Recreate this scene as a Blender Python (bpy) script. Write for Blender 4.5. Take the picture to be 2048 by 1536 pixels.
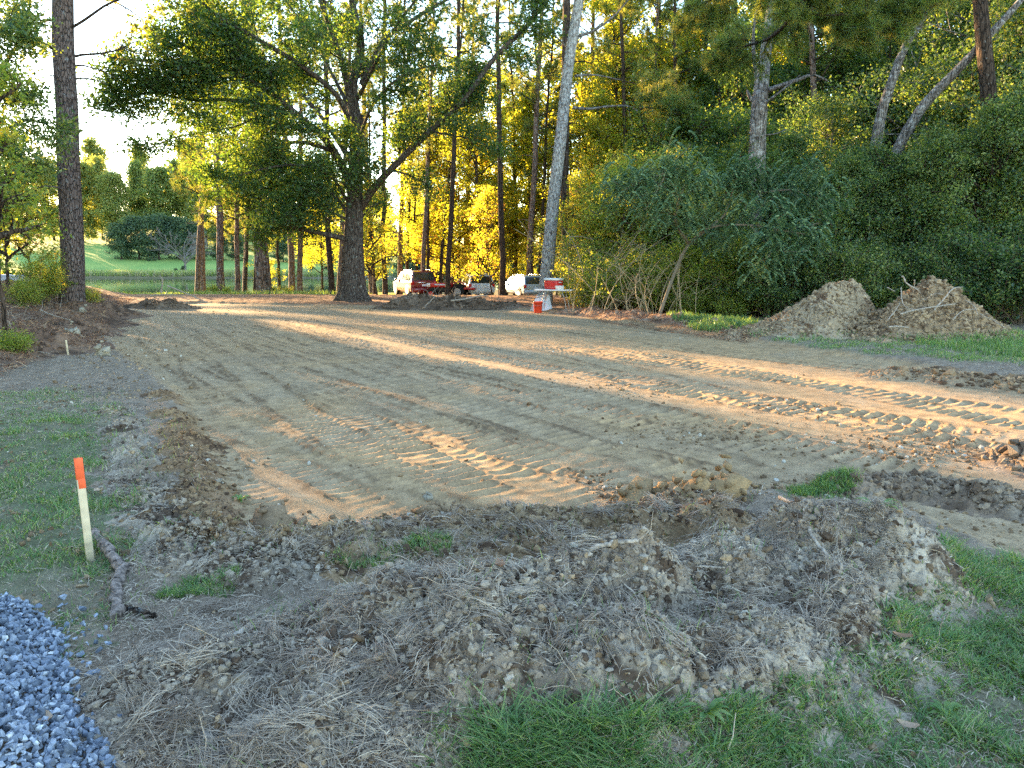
import bpy, math, random
import numpy as np
from mathutils import Vector, Matrix
R = math.radians
for _o in list(bpy.data.objects): bpy.data.objects.remove(_o)
sc = bpy.context.scene
COL = sc.collection

# ------------------------------------------------------------------ camera
CAMH = 1.7; PITCH = R(9.17); FPX = 1536.0
_c = bpy.data.cameras.new('camera'); cam = bpy.data.objects.new('camera', _c); COL.objects.link(cam)
_c.sensor_width = 36; _c.lens = 27.0; _c.clip_start = 0.05; _c.clip_end = 3000
cam.location = (0, 0, CAMH); cam.rotation_euler = (R(90) - PITCH, 0, 0)
sc.camera = cam
# ------------------------------------------------------------------ sky, sun, exposure
SUN_AZ = R(-42); SUN_EL = R(9.5)
SUN = np.array([math.sin(SUN_AZ) * math.cos(SUN_EL), math.cos(SUN_AZ) * math.cos(SUN_EL), math.sin(SUN_EL)])
_w = bpy.data.worlds.new('World'); sc.world = _w; _w.use_nodes = True
_nt = _w.node_tree; _bg = _nt.nodes['Background']
_sky = _nt.nodes.new('ShaderNodeTexSky'); _sky.sky_type = 'NISHITA'; _sky.sun_disc = False
_sky.sun_elevation = SUN_EL; _sky.sun_rotation = SUN_AZ; _sky.altitude = 50; _sky.air_density = 1.0; _sky.dust_density = 0.15; _sky.ozone_density = 1.2
_nt.links.new(_sky.outputs[0], _bg.inputs[0]); _bg.inputs[1].default_value = 0.10
_l = bpy.data.lights.new('sun', 'SUN'); sun = bpy.data.objects.new('sun', _l); COL.objects.link(sun)
_l.energy = 5.0; _l.angle = R(0.5); _l.color = (1.0, 0.66, 0.32)
sun.rotation_euler = Vector(SUN).to_track_quat('Z', 'Y').to_euler()
vs = sc.view_settings; vs.view_transform = 'Standard'; vs.look = 'None'; vs.gamma = 1; vs.use_curve_mapping = False
vs.exposure = 3.5
sc.render.engine = 'CYCLES'
cy = sc.cycles; cy.max_bounces = 8; cy.diffuse_bounces = 2; cy.glossy_bounces = 2; cy.transmission_bounces = 5
cy.transparent_max_bounces = 4; cy.sample_clamp_indirect = 6; cy.use_denoising = False

# ------------------------------------------------------------------ projection helpers (photo pixels 2048x1536 -> place)
def ray(px, py):
    a = (px - 1024) / FPX; b = (768 - py) / FPX
    s, c = math.sin(PITCH), math.cos(PITCH)
    return np.array([a, c + b * s, -s + b * c])
def P(px, py, d):
    r = ray(px, py); k = d / r[1]
    return np.array([r[0] * k, d, CAMH + r[2] * k])
def G(px, py, z=0.0):
    r = ray(px, py); k = (z - CAMH) / r[2]
    return np.array([r[0] * k, r[1] * k])
def GP(pts, z=0.0): return np.array([G(a, b, z) for a, b in pts])

# ------------------------------------------------------------------ noise
def _h(ix, iy, s):
    n = (ix.astype(np.int64) * 374761393 + iy.astype(np.int64) * 668265263 + s * 974711) & 0x7fffffff
    n = ((n ^ (n >> 13)) * 1274126177) & 0x7fffffff
    return ((n ^ (n >> 16)) & 0xffff) / 65535.0
def vn(x, y, s=0):
    ix = np.floor(x); iy = np.floor(y); fx = x - ix; fy = y - iy
    fx = fx * fx * (3 - 2 * fx); fy = fy * fy * (3 - 2 * fy)
    a = _h(ix, iy, s); b = _h(ix + 1, iy, s); c = _h(ix, iy + 1, s); d = _h(ix + 1, iy + 1, s)
    return (a + (b - a) * fx) * (1 - fy) + (c + (d - c) * fx) * fy
def fbm(x, y, sc_, o=4, s=0):
    v = 0; a = 0.5; t = 0
    for i in range(o):
        v = v + a * vn(x * sc_ + 17.3 * i, y * sc_ - 9.1 * i, s + i); t += a; a *= 0.5; sc_ *= 2.03
    return v / t
def sm(e0, e1, x):
    t = np.clip((x - e0) / (e1 - e0), 0, 1); return t * t * (3 - 2 * t)
def inpoly(x, y, poly):
    r = np.zeros(np.shape(x), bool); n = len(poly)
    for i in range(n):
        x0, y0 = poly[i]; x1, y1 = poly[(i + 1) % n]
        if y0 == y1: continue
        c = ((y0 > y) != (y1 > y)) & (x < (x1 - x0) * (y - y0) / (y1 - y0) + x0); r ^= c
    return r
def dpoly(x, y, line, closed=False):
    d = np.full(np.shape(x), 1e9); n = len(line)
    for i in range(n if closed else n - 1):
        ax, ay = line[i]; bx, by = line[(i + 1) % n]; ux, uy = bx - ax, by - ay
        t = np.clip(((x - ax) * ux + (y - ay) * uy) / (ux * ux + uy * uy + 1e-9), 0, 1)
        d = np.minimum(d, np.hypot(x - ax - t * ux, y - ay - t * uy))
    return d
def sdpoly(x, y, poly):
    d = dpoly(x, y, poly, True); return np.where(inpoly(x, y, poly), -d, d)

# ------------------------------------------------------------------ object helpers
def tag(o, label=None, cat=None, group=None, kind=None):
    if label: o['label'] = label
    if cat: o['category'] = cat
    if group: o['group'] = group
    if kind: o['kind'] = kind
    return o
def empty(name, loc=(0, 0, 0), rz=0.0):
    o = bpy.data.objects.new(name, None); COL.objects.link(o); o.location = tuple(float(v) for v in loc); o.rotation_euler = (0, 0, rz); o.empty_display_size = .2
    return o
class MB:
    def __init__(s): s.v = []; s.f = {3: [], 4: []}; s.n = 0; s.c = []; s.k = []
    def add(s, v, f, c=None, k=None):
        v = np.asarray(v, float).reshape(-1, 3); f = np.asarray(f, np.int64)
        s.v.append(v); s.f[f.shape[1]].append(f + s.n); s.n += len(v)
        s.c.append(np.zeros(len(v)) if c is None else np.broadcast_to(np.asarray(c, float), (len(v),)))
        s.k.append(None if k is None else np.asarray(k, float))
        return s
    def mesh(s, name, mat, smooth=True, xf=None):
        V = np.concatenate(s.v); 
        if xf is not None: V = V @ xf[0].T + xf[1]
        f3 = np.concatenate(s.f[3]) if s.f[3] else np.zeros((0, 3), int); f4 = np.concatenate(s.f[4]) if s.f[4] else np.zeros((0, 4), int)
        m = bpy.data.meshes.new(name); m.vertices.add(len(V)); m.vertices.foreach_set('co', V.astype(np.float32).ravel())
        L = np.concatenate([f3.ravel(), f4.ravel()]).astype(np.int32)
        m.loops.add(len(L)); m.loops.foreach_set('vertex_index', L)
        nf = len(f3) + len(f4); m.polygons.add(nf)
        st = np.concatenate([np.arange(len(f3)) * 3, len(f3) * 3 + np.arange(len(f4)) * 4]).astype(np.int32)
        m.polygons.foreach_set('loop_start', st)
        m.update(calc_edges=True)
        m.polygons.foreach_set('use_smooth', np.full(nf, smooth))
        C = np.concatenate(s.c)
        if np.any(C): a = m.attributes.new('v', 'FLOAT', 'POINT'); a.data.foreach_set('value', C.astype(np.float32))
        if s.k and s.k[0] is not None:
            K = np.concatenate(s.k); a = m.attributes.new('Col', 'FLOAT_COLOR', 'POINT'); a.data.foreach_set('color', np.c_[K, np.ones(len(K))].astype(np.float32).ravel())
        if mat: m.materials.append(mat)
        return m
    def build(s, name, mat, parent=None, smooth=True, world=False):
        m = s.mesh(name, mat, smooth); return link(name, m, parent)
def link(name, m, parent=None):
    o = bpy.data.objects.new(name, m); COL.objects.link(o)
    if parent is not None: o.parent = parent
    return o
def copy_tree(o, parent=None):
    c = o.copy(); COL.objects.link(c)
    if parent is not None: c.parent = parent
    for ch in list(o.children): copy_tree(ch, c)
    return c
def scale_of(o, s):
    o.scale = (s, s, s)

def tube(mb, pts, rad, k=6, c=None, jit=0.0, rng=None, cap=False):
    pts = np.asarray(pts, float); rad = np.broadcast_to(np.asarray(rad, float), (len(pts),)); n = len(pts)
    T = np.gradient(pts, axis=0); T /= np.linalg.norm(T, axis=1)[:, None] + 1e-9
    a = np.array([1., 0, 0]) if abs(T[0][0]) < .8 else np.array([0, 1., 0])
    N = np.cross(T, a); N /= np.linalg.norm(N, axis=1)[:, None] + 1e-9; B = np.cross(T, N)
    th = np.arange(k) * 2 * math.pi / k
    r = rad[:, None] * np.ones(k)
    if jit and rng is not None: r = r * (1 + jit * (rng.random((n, k)) - .5))
    V = pts[:, None, :] + r[..., None] * (np.cos(th)[None, :, None] * N[:, None, :] + np.sin(th)[None, :, None] * B[:, None, :])
    i = np.arange(n - 1)[:, None] * k; j = np.arange(k)[None, :]; j2 = (j + 1) % k
    F = np.stack([i + j, i + j2, i + k + j2, i + k + j], -1).reshape(-1, 4)
    mb.add(V.reshape(-1, 3), F, c)
    if cap:
        for e in (0, n - 1):
            mb.add(np.vstack([V[e], pts[e]]), [[q, (q + 1) % k, k] for q in range(k)], c)
def spline(pts, n=24):
    pts = np.asarray(pts, float); m = len(pts)
    if m < 3: t = np.linspace(0, 1, n)[:, None]; return pts[0] * (1 - t) + pts[-1] * t
    t = np.linspace(0, m - 1, n); out = []
    for u in t:
        i = min(int(u), m - 2); f = u - i; p0 = pts[max(i - 1, 0)]; p1 = pts[i]; p2 = pts[i + 1]; p3 = pts[min(i + 2, m - 1)]
        out.append(.5 * (2 * p1 + (p2 - p0) * f + (2 * p0 - 5 * p1 + 4 * p2 - p3) * f * f + (3 * p1 - p0 - 3 * p2 + p3) * f ** 3))
    return np.array(out)
def cbox(mb, c, size, bev=.02, rot=None, v=None, taper=None):
    """chamfered box"""
    h = np.array(size) / 2.0; b = min(bev, h.min() * .49); V = []
    for sx in (-1, 1):
        for sy in (-1, 1):
            for sz in (-1, 1):
                s = np.array([sx, sy, sz])
                for ax in range(3):
                    q = s * (h - b); q[ax] = s[ax] * h[ax]; V.append(q)
    V = np.array(V, float)
    if taper is not None:
        k = 1 + (taper - 1) * (V[:, 2] / h[2] * .5 + .5); V[:, 0] *= k; V[:, 1] *= k
    import bmesh
    bm = bmesh.new(); vs_ = [bm.verts.new(p) for p in V]; bmesh.ops.convex_hull(bm, input=vs_); bm.verts.ensure_lookup_table(); bm.verts.index_update()
    F = []
    for f in bm.faces:
        F.append([x.index for x in f.verts])
    W = np.array([x.co[:] for x in bm.verts]); bm.free()
    if rot is not None: W = W @ np.array(rot).T
    F3 = [f for f in F if len(f) == 3]; mb.add(W + np.array(c), F3, v)
ORD = 'first second third fourth fifth sixth seventh eighth ninth tenth eleventh twelfth thirteenth fourteenth fifteenth sixteenth seventeenth eighteenth nineteenth twentieth twenty-first twenty-second twenty-third twenty-fourth twenty-fifth twenty-sixth twenty-seventh twenty-eighth twenty-ninth thirtieth thirty-first thirty-second thirty-third thirty-fourth'.split()
def ordinals(group, fmt):
    """label the members of a group by their order from the left"""
    q = sorted([o for o in bpy.data.objects if o.get('group') == group and o.parent is None], key=lambda o: o.location.x / o.location.y)
    for i, o in enumerate(q): o['label'] = fmt.format('leftmost' if i == 0 else 'rightmost' if i == len(q) - 1 else ORD[i] + ' from the left')
def cyl(mb, c, r, h, axis=2, k=20, r2=None, v=None, bev=.0):
    r2 = r if r2 is None else r2; e = np.zeros(3); e[axis] = 1; c = np.array(c, float)
    if bev: pts = [c - e * h / 2, c - e * (h / 2 - bev), c + e * (h / 2 - bev), c + e * h / 2]; rr = [r - bev, r, r2, r2 - bev]
    else: pts = [c - e * h / 2, c + e * h / 2]; rr = [r, r2]
    T = e; a = np.array([1., 0, 0]) if axis != 0 else np.array([0, 1., 0]); N = np.cross(T, a); B = np.cross(T, N); th = np.arange(k) * 2 * math.pi / k
    V = np.concatenate([p + q * (np.cos(th)[:, None] * N + np.sin(th)[:, None] * B) for p, q in zip(pts, rr)])
    n = len(pts); F = [[i * k + j, i * k + (j + 1) % k, (i + 1) * k + (j + 1) % k, (i + 1) * k + j] for i in range(n - 1) for j in range(k)]
    mb.add(V, F, v)
    mb.add(np.vstack([V[:k], pts[0]]), [[(q + 1) % k, q, k] for q in range(k)], v); mb.add(np.vstack([V[-k:], pts[-1]]), [[q, (q + 1) % k, k] for q in range(k)], v)
def rotz(a): c, s = math.cos(a), math.sin(a); return np.array([[c, -s, 0], [s, c, 0], [0, 0, 1.]])
def rotx(a): c, s = math.cos(a), math.sin(a); return np.array([[1., 0, 0], [0, c, -s], [0, s, c]])
def roty(a): c, s = math.cos(a), math.sin(a); return np.array([[c, 0, s], [0, 1., 0], [-s, 0, c]])
def unit(v): v = np.asarray(v, float); return v / (np.linalg.norm(v, axis=-1, keepdims=True) + 1e-9)

# ------------------------------------------------------------------ materials
def newmat(name):
    m = bpy.data.materials.new(name); m.use_nodes = True; nt = m.node_tree; nt.nodes.clear()
    out = nt.nodes.new('ShaderNodeOutputMaterial'); return m, nt, out
def N(nt, t, **kw):
    n = nt.nodes.new(t)
    for a, b in kw.items():
        if a.startswith('i_'): n.inputs[a[2:].replace('_', ' ')].default_value = b
        else: setattr(n, a, b)
    return n
def ramp(nt, fac, stops):
    r = nt.nodes.new('ShaderNodeValToRGB'); e = r.color_ramp.elements
    while len(e) < len(stops): e.new(0.5)
    for q, (p, c) in zip(e, stops): q.position = p; q.color = (*c, 1) if len(c) == 3 else c
    nt.links.new(fac, r.inputs[0]); return r.outputs[0]
def paint(name, col, rough=.4, metal=0, coat=0, noise=.08, spec=.5, nscale=6):
    m, nt, out = newmat(name); b = N(nt, 'ShaderNodeBsdfPrincipled'); b.inputs['Roughness'].default_value = rough; b.inputs['Metallic'].default_value = metal
    b.inputs['Coat Weight'].default_value = coat; b.inputs['Specular IOR Level'].default_value = spec
    tc = N(nt, 'ShaderNodeTexCoord'); ns = N(nt, 'ShaderNodeTexNoise'); ns.inputs['Scale'].default_value = nscale; ns.inputs['Detail'].default_value = 6
    nt.links.new(tc.outputs['Object'], ns.inputs['Vector'])
    lo = tuple(max(0, c * (1 - noise * 2)) for c in col); hi = tuple(min(1, c * (1 + noise)) for c in col)
    nt.links.new(ramp(nt, ns.outputs['Fac'], [(.3, lo), (.7, hi)]), b.inputs['Base Color']); nt.links.new(b.outputs[0], out.inputs[0]); return m
def leafmat(name, stops, trans=.5, tstops=None, rough=.45, objvar=.0):
    """leaf colour from the per-leaf attribute v; light shines through"""
    m, nt, out = newmat(name); at = N(nt, 'ShaderNodeAttribute', attribute_name='v')
    fac = at.outputs['Fac']
    if objvar:
        oi = N(nt, 'ShaderNodeObjectInfo'); ma = N(nt, 'ShaderNodeMath', operation='MULTIPLY_ADD'); nt.links.new(oi.outputs['Random'], ma.inputs[0]); ma.inputs[1].default_value = objvar; nt.links.new(fac, ma.inputs[2])
        mb_ = N(nt, 'ShaderNodeMath', operation='SUBTRACT'); nt.links.new(ma.outputs[0], mb_.inputs[0]); mb_.inputs[1].default_value = objvar * .5; fac = mb_.outputs[0]
    c1 = ramp(nt, fac, stops); c2 = ramp(nt, fac, tstops or stops)
    d = N(nt, 'ShaderNodeBsdfDiffuse'); t = N(nt, 'ShaderNodeBsdfTranslucent'); g = N(nt, 'ShaderNodeBsdfGlossy'); g.inputs['Roughness'].default_value = rough
    g.inputs['Color'].default_value = (.9, .95, 1, 1)
    nt.links.new(c1, d.inputs[0]); nt.links.new(c2, t.inputs[0])
    mx = N(nt, 'ShaderNodeMixShader'); mx.inputs[0].default_value = trans; nt.links.new(d.outputs[0], mx.inputs[1]); nt.links.new(t.outputs[0], mx.inputs[2])
    m2 = N(nt, 'ShaderNodeMixShader'); m2.inputs[0].default_value = .022; nt.links.new(mx.outputs[0], m2.inputs[1]); nt.links.new(g.outputs[0], m2.inputs[2])
    nt.links.new(m2.outputs[0], out.inputs[0]); return m
def barkmat(name, dark, light, lichen=.0, zs=.25, sc_=14, lcol=(.42, .45, .42), warm=None):
    m, nt, out = newmat(name); b = N(nt, 'ShaderNodeBsdfPrincipled'); b.inputs['Roughness'].default_value = .95; b.inputs['Specular IOR Level'].default_value = .15
    tc = N(nt, 'ShaderNodeTexCoord'); mp = N(nt, 'ShaderNodeMapping'); mp.inputs['Scale'].default_value = (1, 1, zs); nt.links.new(tc.outputs['Object'], mp.inputs[0])
    wn = N(nt, 'ShaderNodeTexNoise'); wn.inputs['Scale'].default_value = 3; wn.inputs['Detail'].default_value = 5; nt.links.new(mp.outputs[0], wn.inputs[0])
    ad = N(nt, 'ShaderNodeMixRGB', blend_type='LINEAR_LIGHT'); ad.inputs[0].default_value = .08; nt.links.new(mp.outputs[0], ad.inputs[1]); nt.links.new(wn.outputs['Color'], ad.inputs[2])
    vo = N(nt, 'ShaderNodeTexVoronoi', feature='DISTANCE_TO_EDGE'); vo.inputs['Scale'].default_value = sc_; nt.links.new(ad.outputs[0], vo.inputs['Vector'])
    n2 = N(nt, 'ShaderNodeTexNoise'); n2.inputs['Scale'].default_value = 30; n2.inputs['Detail'].default_value = 8; nt.links.new(mp.outputs[0], n2.inputs[0])
    edge = ramp(nt, vo.outputs['Distance'], [(0, (0, 0, 0)), (.12, (1, 1, 1))])
    c1 = ramp(nt, n2.outputs['Fac'], [(.3, tuple(x * .75 for x in light)), (.7, light)])
    mx = N(nt, 'ShaderNodeMixRGB'); nt.links.new(edge, mx.inputs[0]); mx.inputs[1].default_value = (*dark, 1); nt.links.new(c1, mx.inputs[2]); cur = mx.outputs[0]
    if lichen:
        n3 = N(nt, 'ShaderNodeTexNoise'); n3.inputs['Scale'].default_value = 9; n3.inputs['Detail'].default_value = 10; n3.inputs['Roughness'].default_value = .75; nt.links.new(tc.outputs['Object'], n3.inputs[0])
        f3 = ramp(nt, n3.outputs['Fac'], [(.62 - lichen * .3, (0, 0, 0)), (.68 - lichen * .2, (.85, .85, .85))])
        m3 = N(nt, 'ShaderNodeMixRGB'); nt.links.new(f3, m3.inputs[0]); nt.links.new(cur, m3.inputs[1]); m3.inputs[2].default_value = (*lcol, 1); cur = m3.outputs[0]
    nt.links.new(cur, b.inputs['Base Color'])
    bu = N(nt, 'ShaderNodeBump'); bu.inputs['Strength'].default_value = .9; bu.inputs['Distance'].default_value = .03
    ma = N(nt, 'ShaderNodeMath', operation='MULTIPLY_ADD'); nt.links.new(n2.outputs['Fac'], ma.inputs[0]); ma.inputs[1].default_value = .5; nt.links.new(edge, ma.inputs[2])
    nt.links.new(ma.outputs[0], bu.inputs['Height']); nt.links.new(bu.outputs[0], b.inputs['Normal']); nt.links.new(b.outputs[0], out.inputs[0]); return m
def soilmat(name, gain=1.0, fine=60, bump=.6, bdist=.01, usecol=True, col=(.3, .2, .12), col2=None):
    """colour from attribute Col (what lies there) times fine grain"""
    m, nt, out = newmat(name); b = N(nt, 'ShaderNodeBsdfPrincipled'); b.inputs['Roughness'].default_value = .97; b.inputs['Specular IOR Level'].default_value = .1
    tc = N(nt, 'ShaderNodeTexCoord'); n1 = N(nt, 'ShaderNodeTexNoise'); n1.inputs['Scale'].default_value = fine; n1.inputs['Detail'].default_value = 8; n1.inputs['Roughness'].default_value = .7
    n2 = N(nt, 'ShaderNodeTexNoise'); n2.inputs['Scale'].default_value = fine * .12; n2.inputs['Detail'].default_value = 6
    nt.links.new(tc.outputs['Object'], n1.inputs[0]); nt.links.new(tc.outputs['Object'], n2.inputs[0])
    g1 = ramp(nt, n1.outputs['Fac'], [(.25, (.55, .52, .5)), (.5, (.95, .95, .95)), (.75, (1.35, 1.35, 1.32))]); g2 = ramp(nt, n2.outputs['Fac'], [(.3, (.78, .76, .74)), (.7, (1.18, 1.18, 1.18))])
    if usecol: at = N(nt, 'ShaderNodeAttribute', attribute_name='Col'); base = at.outputs['Color']
    else:
        at = N(nt, 'ShaderNodeAttribute', attribute_name='v'); base = ramp(nt, at.outputs['Fac'], [(0, col), (1, col2 or col)])
    a = N(nt, 'ShaderNodeMixRGB', blend_type='MULTIPLY'); a.inputs[0].default_value = 1; nt.links.new(base, a.inputs[1]); nt.links.new(g1, a.inputs[2])
    c = N(nt, 'ShaderNodeMixRGB', blend_type='MULTIPLY'); c.inputs[0].default_value = 1; nt.links.new(a.outputs[0], c.inputs[1]); nt.links.new(g2, c.inputs[2])
    nt.links.new(c.outputs[0], b.inputs['Base Color'])
    bu = N(nt, 'ShaderNodeBump'); bu.inputs['Strength'].default_value = bump; bu.inputs['Distance'].default_value = bdist
    nt.links.new(n1.outputs['Fac'], bu.inputs['Height']); nt.links.new(bu.outputs[0], b.inputs['Normal']); nt.links.new(b.outputs[0], out.inputs[0]); return m
# ================================================================== TERRAIN
PAD = GP([(440, 1045), (425, 980), (395, 900), (360, 815), (310, 745), (235, 700), (205, 655), (235, 612), (400, 600), (700, 607), (1000, 611), (1130, 620), (1350, 652), (1600, 688), (1790, 715), (2300, 800),
          (2900, 960), (2600, 1150), (2300, 1250), (2048, 1120), (1900, 1040), (1700, 965), (1500, 972), (1250, 1000), (1000, 1010), (800, 1020), (620, 1045)])
PADL = [tuple(G(a, b)) for a, b in [(395, 900), (360, 815), (310, 745), (235, 700), (205, 655), (230, 610)]]
TRACKS = [  # chord start px, end px, lateral bow (m), width (m), depth, pitch
    ((300, 640), (1190, 1000), -.5, .46, .022, .16), ((330, 625), (1500, 985), -.7, .46, .014, .16),
    ((545, 632), (1930, 880), -.5, .50, .019, .17), ((640, 628), (2048, 830), -.6, .50, .016, .17),
    ((400, 615), (1300, 860), -.3, .44, .012, .15), ((420, 690), (800, 1010), -.2, .46, .020, .16),
    ((300, 690), (520, 930), .15, .50, .018, .17), ((270, 720), (430, 850), .05, .40, .016, .15),
    ((700, 618), (1600, 730), -.3, .46, .012, .16), ((850, 622), (2048, 790), -.3, .46, .012, .16),
    ((380, 615), (1700, 930), -.6, .46, .016, .16), ((600, 625), (1650, 840), -.4, .46, .016, .165), ((330, 660), (1000, 960), -.4, .46, .02, .16), ((500, 622), (2100, 935), -.5, .46, .018, .17), ((900, 618), (2100, 750), -.2, .46, .014, .16), ((350, 700), (640, 1000), -.1, .46, .018, .15), ((460, 640), (1350, 905), -.4, .46, .018, .155),
    ((480, 650), (1050, 860), -.2, .46, .014, .16), ((760, 700), (1750, 960), -.2, .5, .018, .18),
    ((1000, 650), (2048, 870), 0, .46, .014, .16), ((1250, 860), (1560, 965), 0, .5, .02, .2), ((1750, 985), (2200, 1060), 0, .5, .018, .2), ((520, 880), (760, 1000), 0, .3, .014, .14)]
def base_h(x, y):
    z = -.95 * sm(36, 57, y) - .45 * sm(57, 70, y)
    # bank left of the pad
    bx = -8.6 - (y - 13) * .40
    s = sm(-.2, 2.8, bx - x) * sm(11.5, 16, y) * (1 - sm(33, 44, y))
    z = z + .72 * s + .1 * s * sm(2, 8, bx - x)
    # pond basin
    e = np.hypot((x + 45) / 62.0, (y - 108) / 38.0)
    z = np.where(y > 60, z - 1.5 * (1 - sm(.75, 1.02, e)), z)
    # meadow rising beyond
    sl = .032 + .085 * sm(-35, -110, x) 
    z = z + np.clip(y - 149, 0, 150) * sl * sm(146, 175, y) * (1 - .5 * sm(20, 60, x)) + .25 * sm(142, 149, y)
    z = z + np.clip(y - 299, 0, 400) * .02
    z = z + (fbm(x, y, .09, 3, 5) - .5) * .18 * sm(10, 40, np.hypot(x, y))
    return z
def pad_mask(x, y):
    w = (fbm(x, y, 1.2, 4, 11) - .5) * .5
    inside = inpoly(x, y, PAD); d = dpoly(x, y, PAD, True)
    sd = np.where(inside, -d, d) + w * .5
    return sd
def ground_h(x, y, fine=True, sd=None):
    z = base_h(x, y)
    near = (np.hypot(x, y) < 60)
    if sd is None: sd = pad_mask(x, y)
    inside = 1 - sm(-.25, .15, sd)
    z = z - .10 * inside
    if fine:
        out = 1 - inside
        z = z + out * ((fbm(x, y, 1.7, 4, 21) - .5) * .10 + (fbm(x, y, 9, 3, 31) - .5) * .045) * (1 - sm(30, 60, y))
        z = z + inside * ((fbm(x, y, .8, 4, 41) - .5) * .03 + (fbm(x, y, 7, 4, 51) - .45) * .009)
    return z
def track_h(x, y):
    """height and looseness (dark crumbly soil) of tread marks"""
    z = np.zeros_like(x); moist = np.zeros_like(x)
    wob = (fbm(x, y, .7, 3, 61) - .5)
    brk = sm(.38, .6, fbm(x, y, 1.6, 4, 71))
    for i, (a, b, bow, w, dep, pitch) in enumerate(TRACKS):
        A = G(*a); B = G(*b); u = B - A; L = np.hypot(*u); u /= L; nrm = np.array([-u[1], u[0]])
        s = (x - A[0]) * u[0] + (y - A[1]) * u[1]; t = (x - A[0]) * nrm[0] + (y - A[1]) * nrm[1]
        t = t - bow * (1 - (2 * s / L - 1) ** 2) + wob * .12
        along = sm(-.5, 1.5, s) * (1 - sm(L - 1, L + .5, s))
        for off in (-.85, .85) if w > .45 else (0,):
            tt = t - off; m = (1 - sm(w * .42, w * .55, np.abs(tt))) * along
            ph = s / pitch + tt * .9 + i * .37 + (fbm(x, y, .9, 3, 64) - .5) * 1.6
            sn = np.sin(2 * math.pi * ph); lug = np.where(sn > 0, np.abs(sn) ** (1.2 + 2 * fbm(x, y, 3, 2, 68)), -.5 * np.abs(sn)) * (.45 + .55 * sm(.35, .55, fbm(x, y, 4.5, 3, 69)))
            bb = .30 + .70 * sm(.36, .60, fbm(x * .8 + i * 7, y * .8, 1.5, 4, 80 + i))
            z = z * (1 - m * bb) + m * lug * dep * 1.45 * bb * (.6 + .8 * fbm(x, y, 9, 2, 66)); moist = moist * (1 - m * bb * .8)
            edge = np.exp(-((np.abs(tt) - w * .56) / .055) ** 2) * along
            e2 = edge * (.5 + .5 * brk) * (.4 + .6 * bb)
            z = z + e2 * dep * .8 * (.5 + fbm(x, y, 14, 3, 95 + i))
            moist = np.maximum(moist, np.clip(m * sm(0, .9, -lug) * .45 * bb + e2 * 1.1 * (.35 + .65 * sm(.4, .6, fbm(x, y, 6, 3, 99))), 0, 1))
    return z, moist
STRAW_RED = [GP([(180, 600), (420, 592), (760, 590), (1100, 600), (1200, 640), (1500, 680), (1500, 655), (1130, 598), (1000, 580), (180, 580)]), GP([(-300, 720), (205, 700), (215, 640), (60, 590), (-300, 585)])]
GRASS = [GP([(-500, 850), (170, 840), (215, 880), (190, 950), (260, 1010), (240, 1140), (220, 1250), (180, 1330), (-100, 1250), (-700, 1200)]),
         GP([(840, 1560), (880, 1500), (1000, 1452), (1180, 1440), (1300, 1415), (1480, 1415), (1640, 1385), (1740, 1280), (1780, 1170), (1900, 1120), (2060, 1140), (2700, 1300), (2700, 2200), (840, 2200)]),
         GP([(1560, 965), (1690, 950), (1730, 985), (1640, 1000), (1560, 1000)]), GP([(640, 1140), (760, 1110), (900, 1095), (900, 1125), (760, 1150)]), GP([(330, 1165), (460, 1165), (460, 1195), (340, 1195)]),
         GP([(1850, 668), (2500, 668), (2500, 730), (2048, 718), (1900, 700), (1830, 690)]), GP([(1330, 640), (1500, 645), (1560, 668), (1400, 662)])]
GRASS_THIN = [GP([(1480, 671), (1850, 664), (2400, 715), (2400, 748), (1900, 722), (1600, 694)]), GP([(-300, 790), (180, 775), (230, 850), (-300, 850)])]
LAWN_FAR = GP([(150, 599), (380, 596), (780, 592), (780, 588), (150, 588)])
C_PAD = np.array([.42, .285, .155]); C_PADG = np.array([.36, .265, .165]); C_MOIST = np.array([.16, .105, .062]); C_LITTER = np.array([.25, .195, .145]); C_NEEDLE = np.array([.26, .14, .085])
C_NEEDLEL = np.array([.36, .19, .10]); C_GRASS = np.array([.15, .155, .09]); C_FIELD = np.array([.25, .37, .10]); C_BANK = np.array([.15, .095, .065]); C_DRY = np.array([.30, .25, .17])
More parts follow.
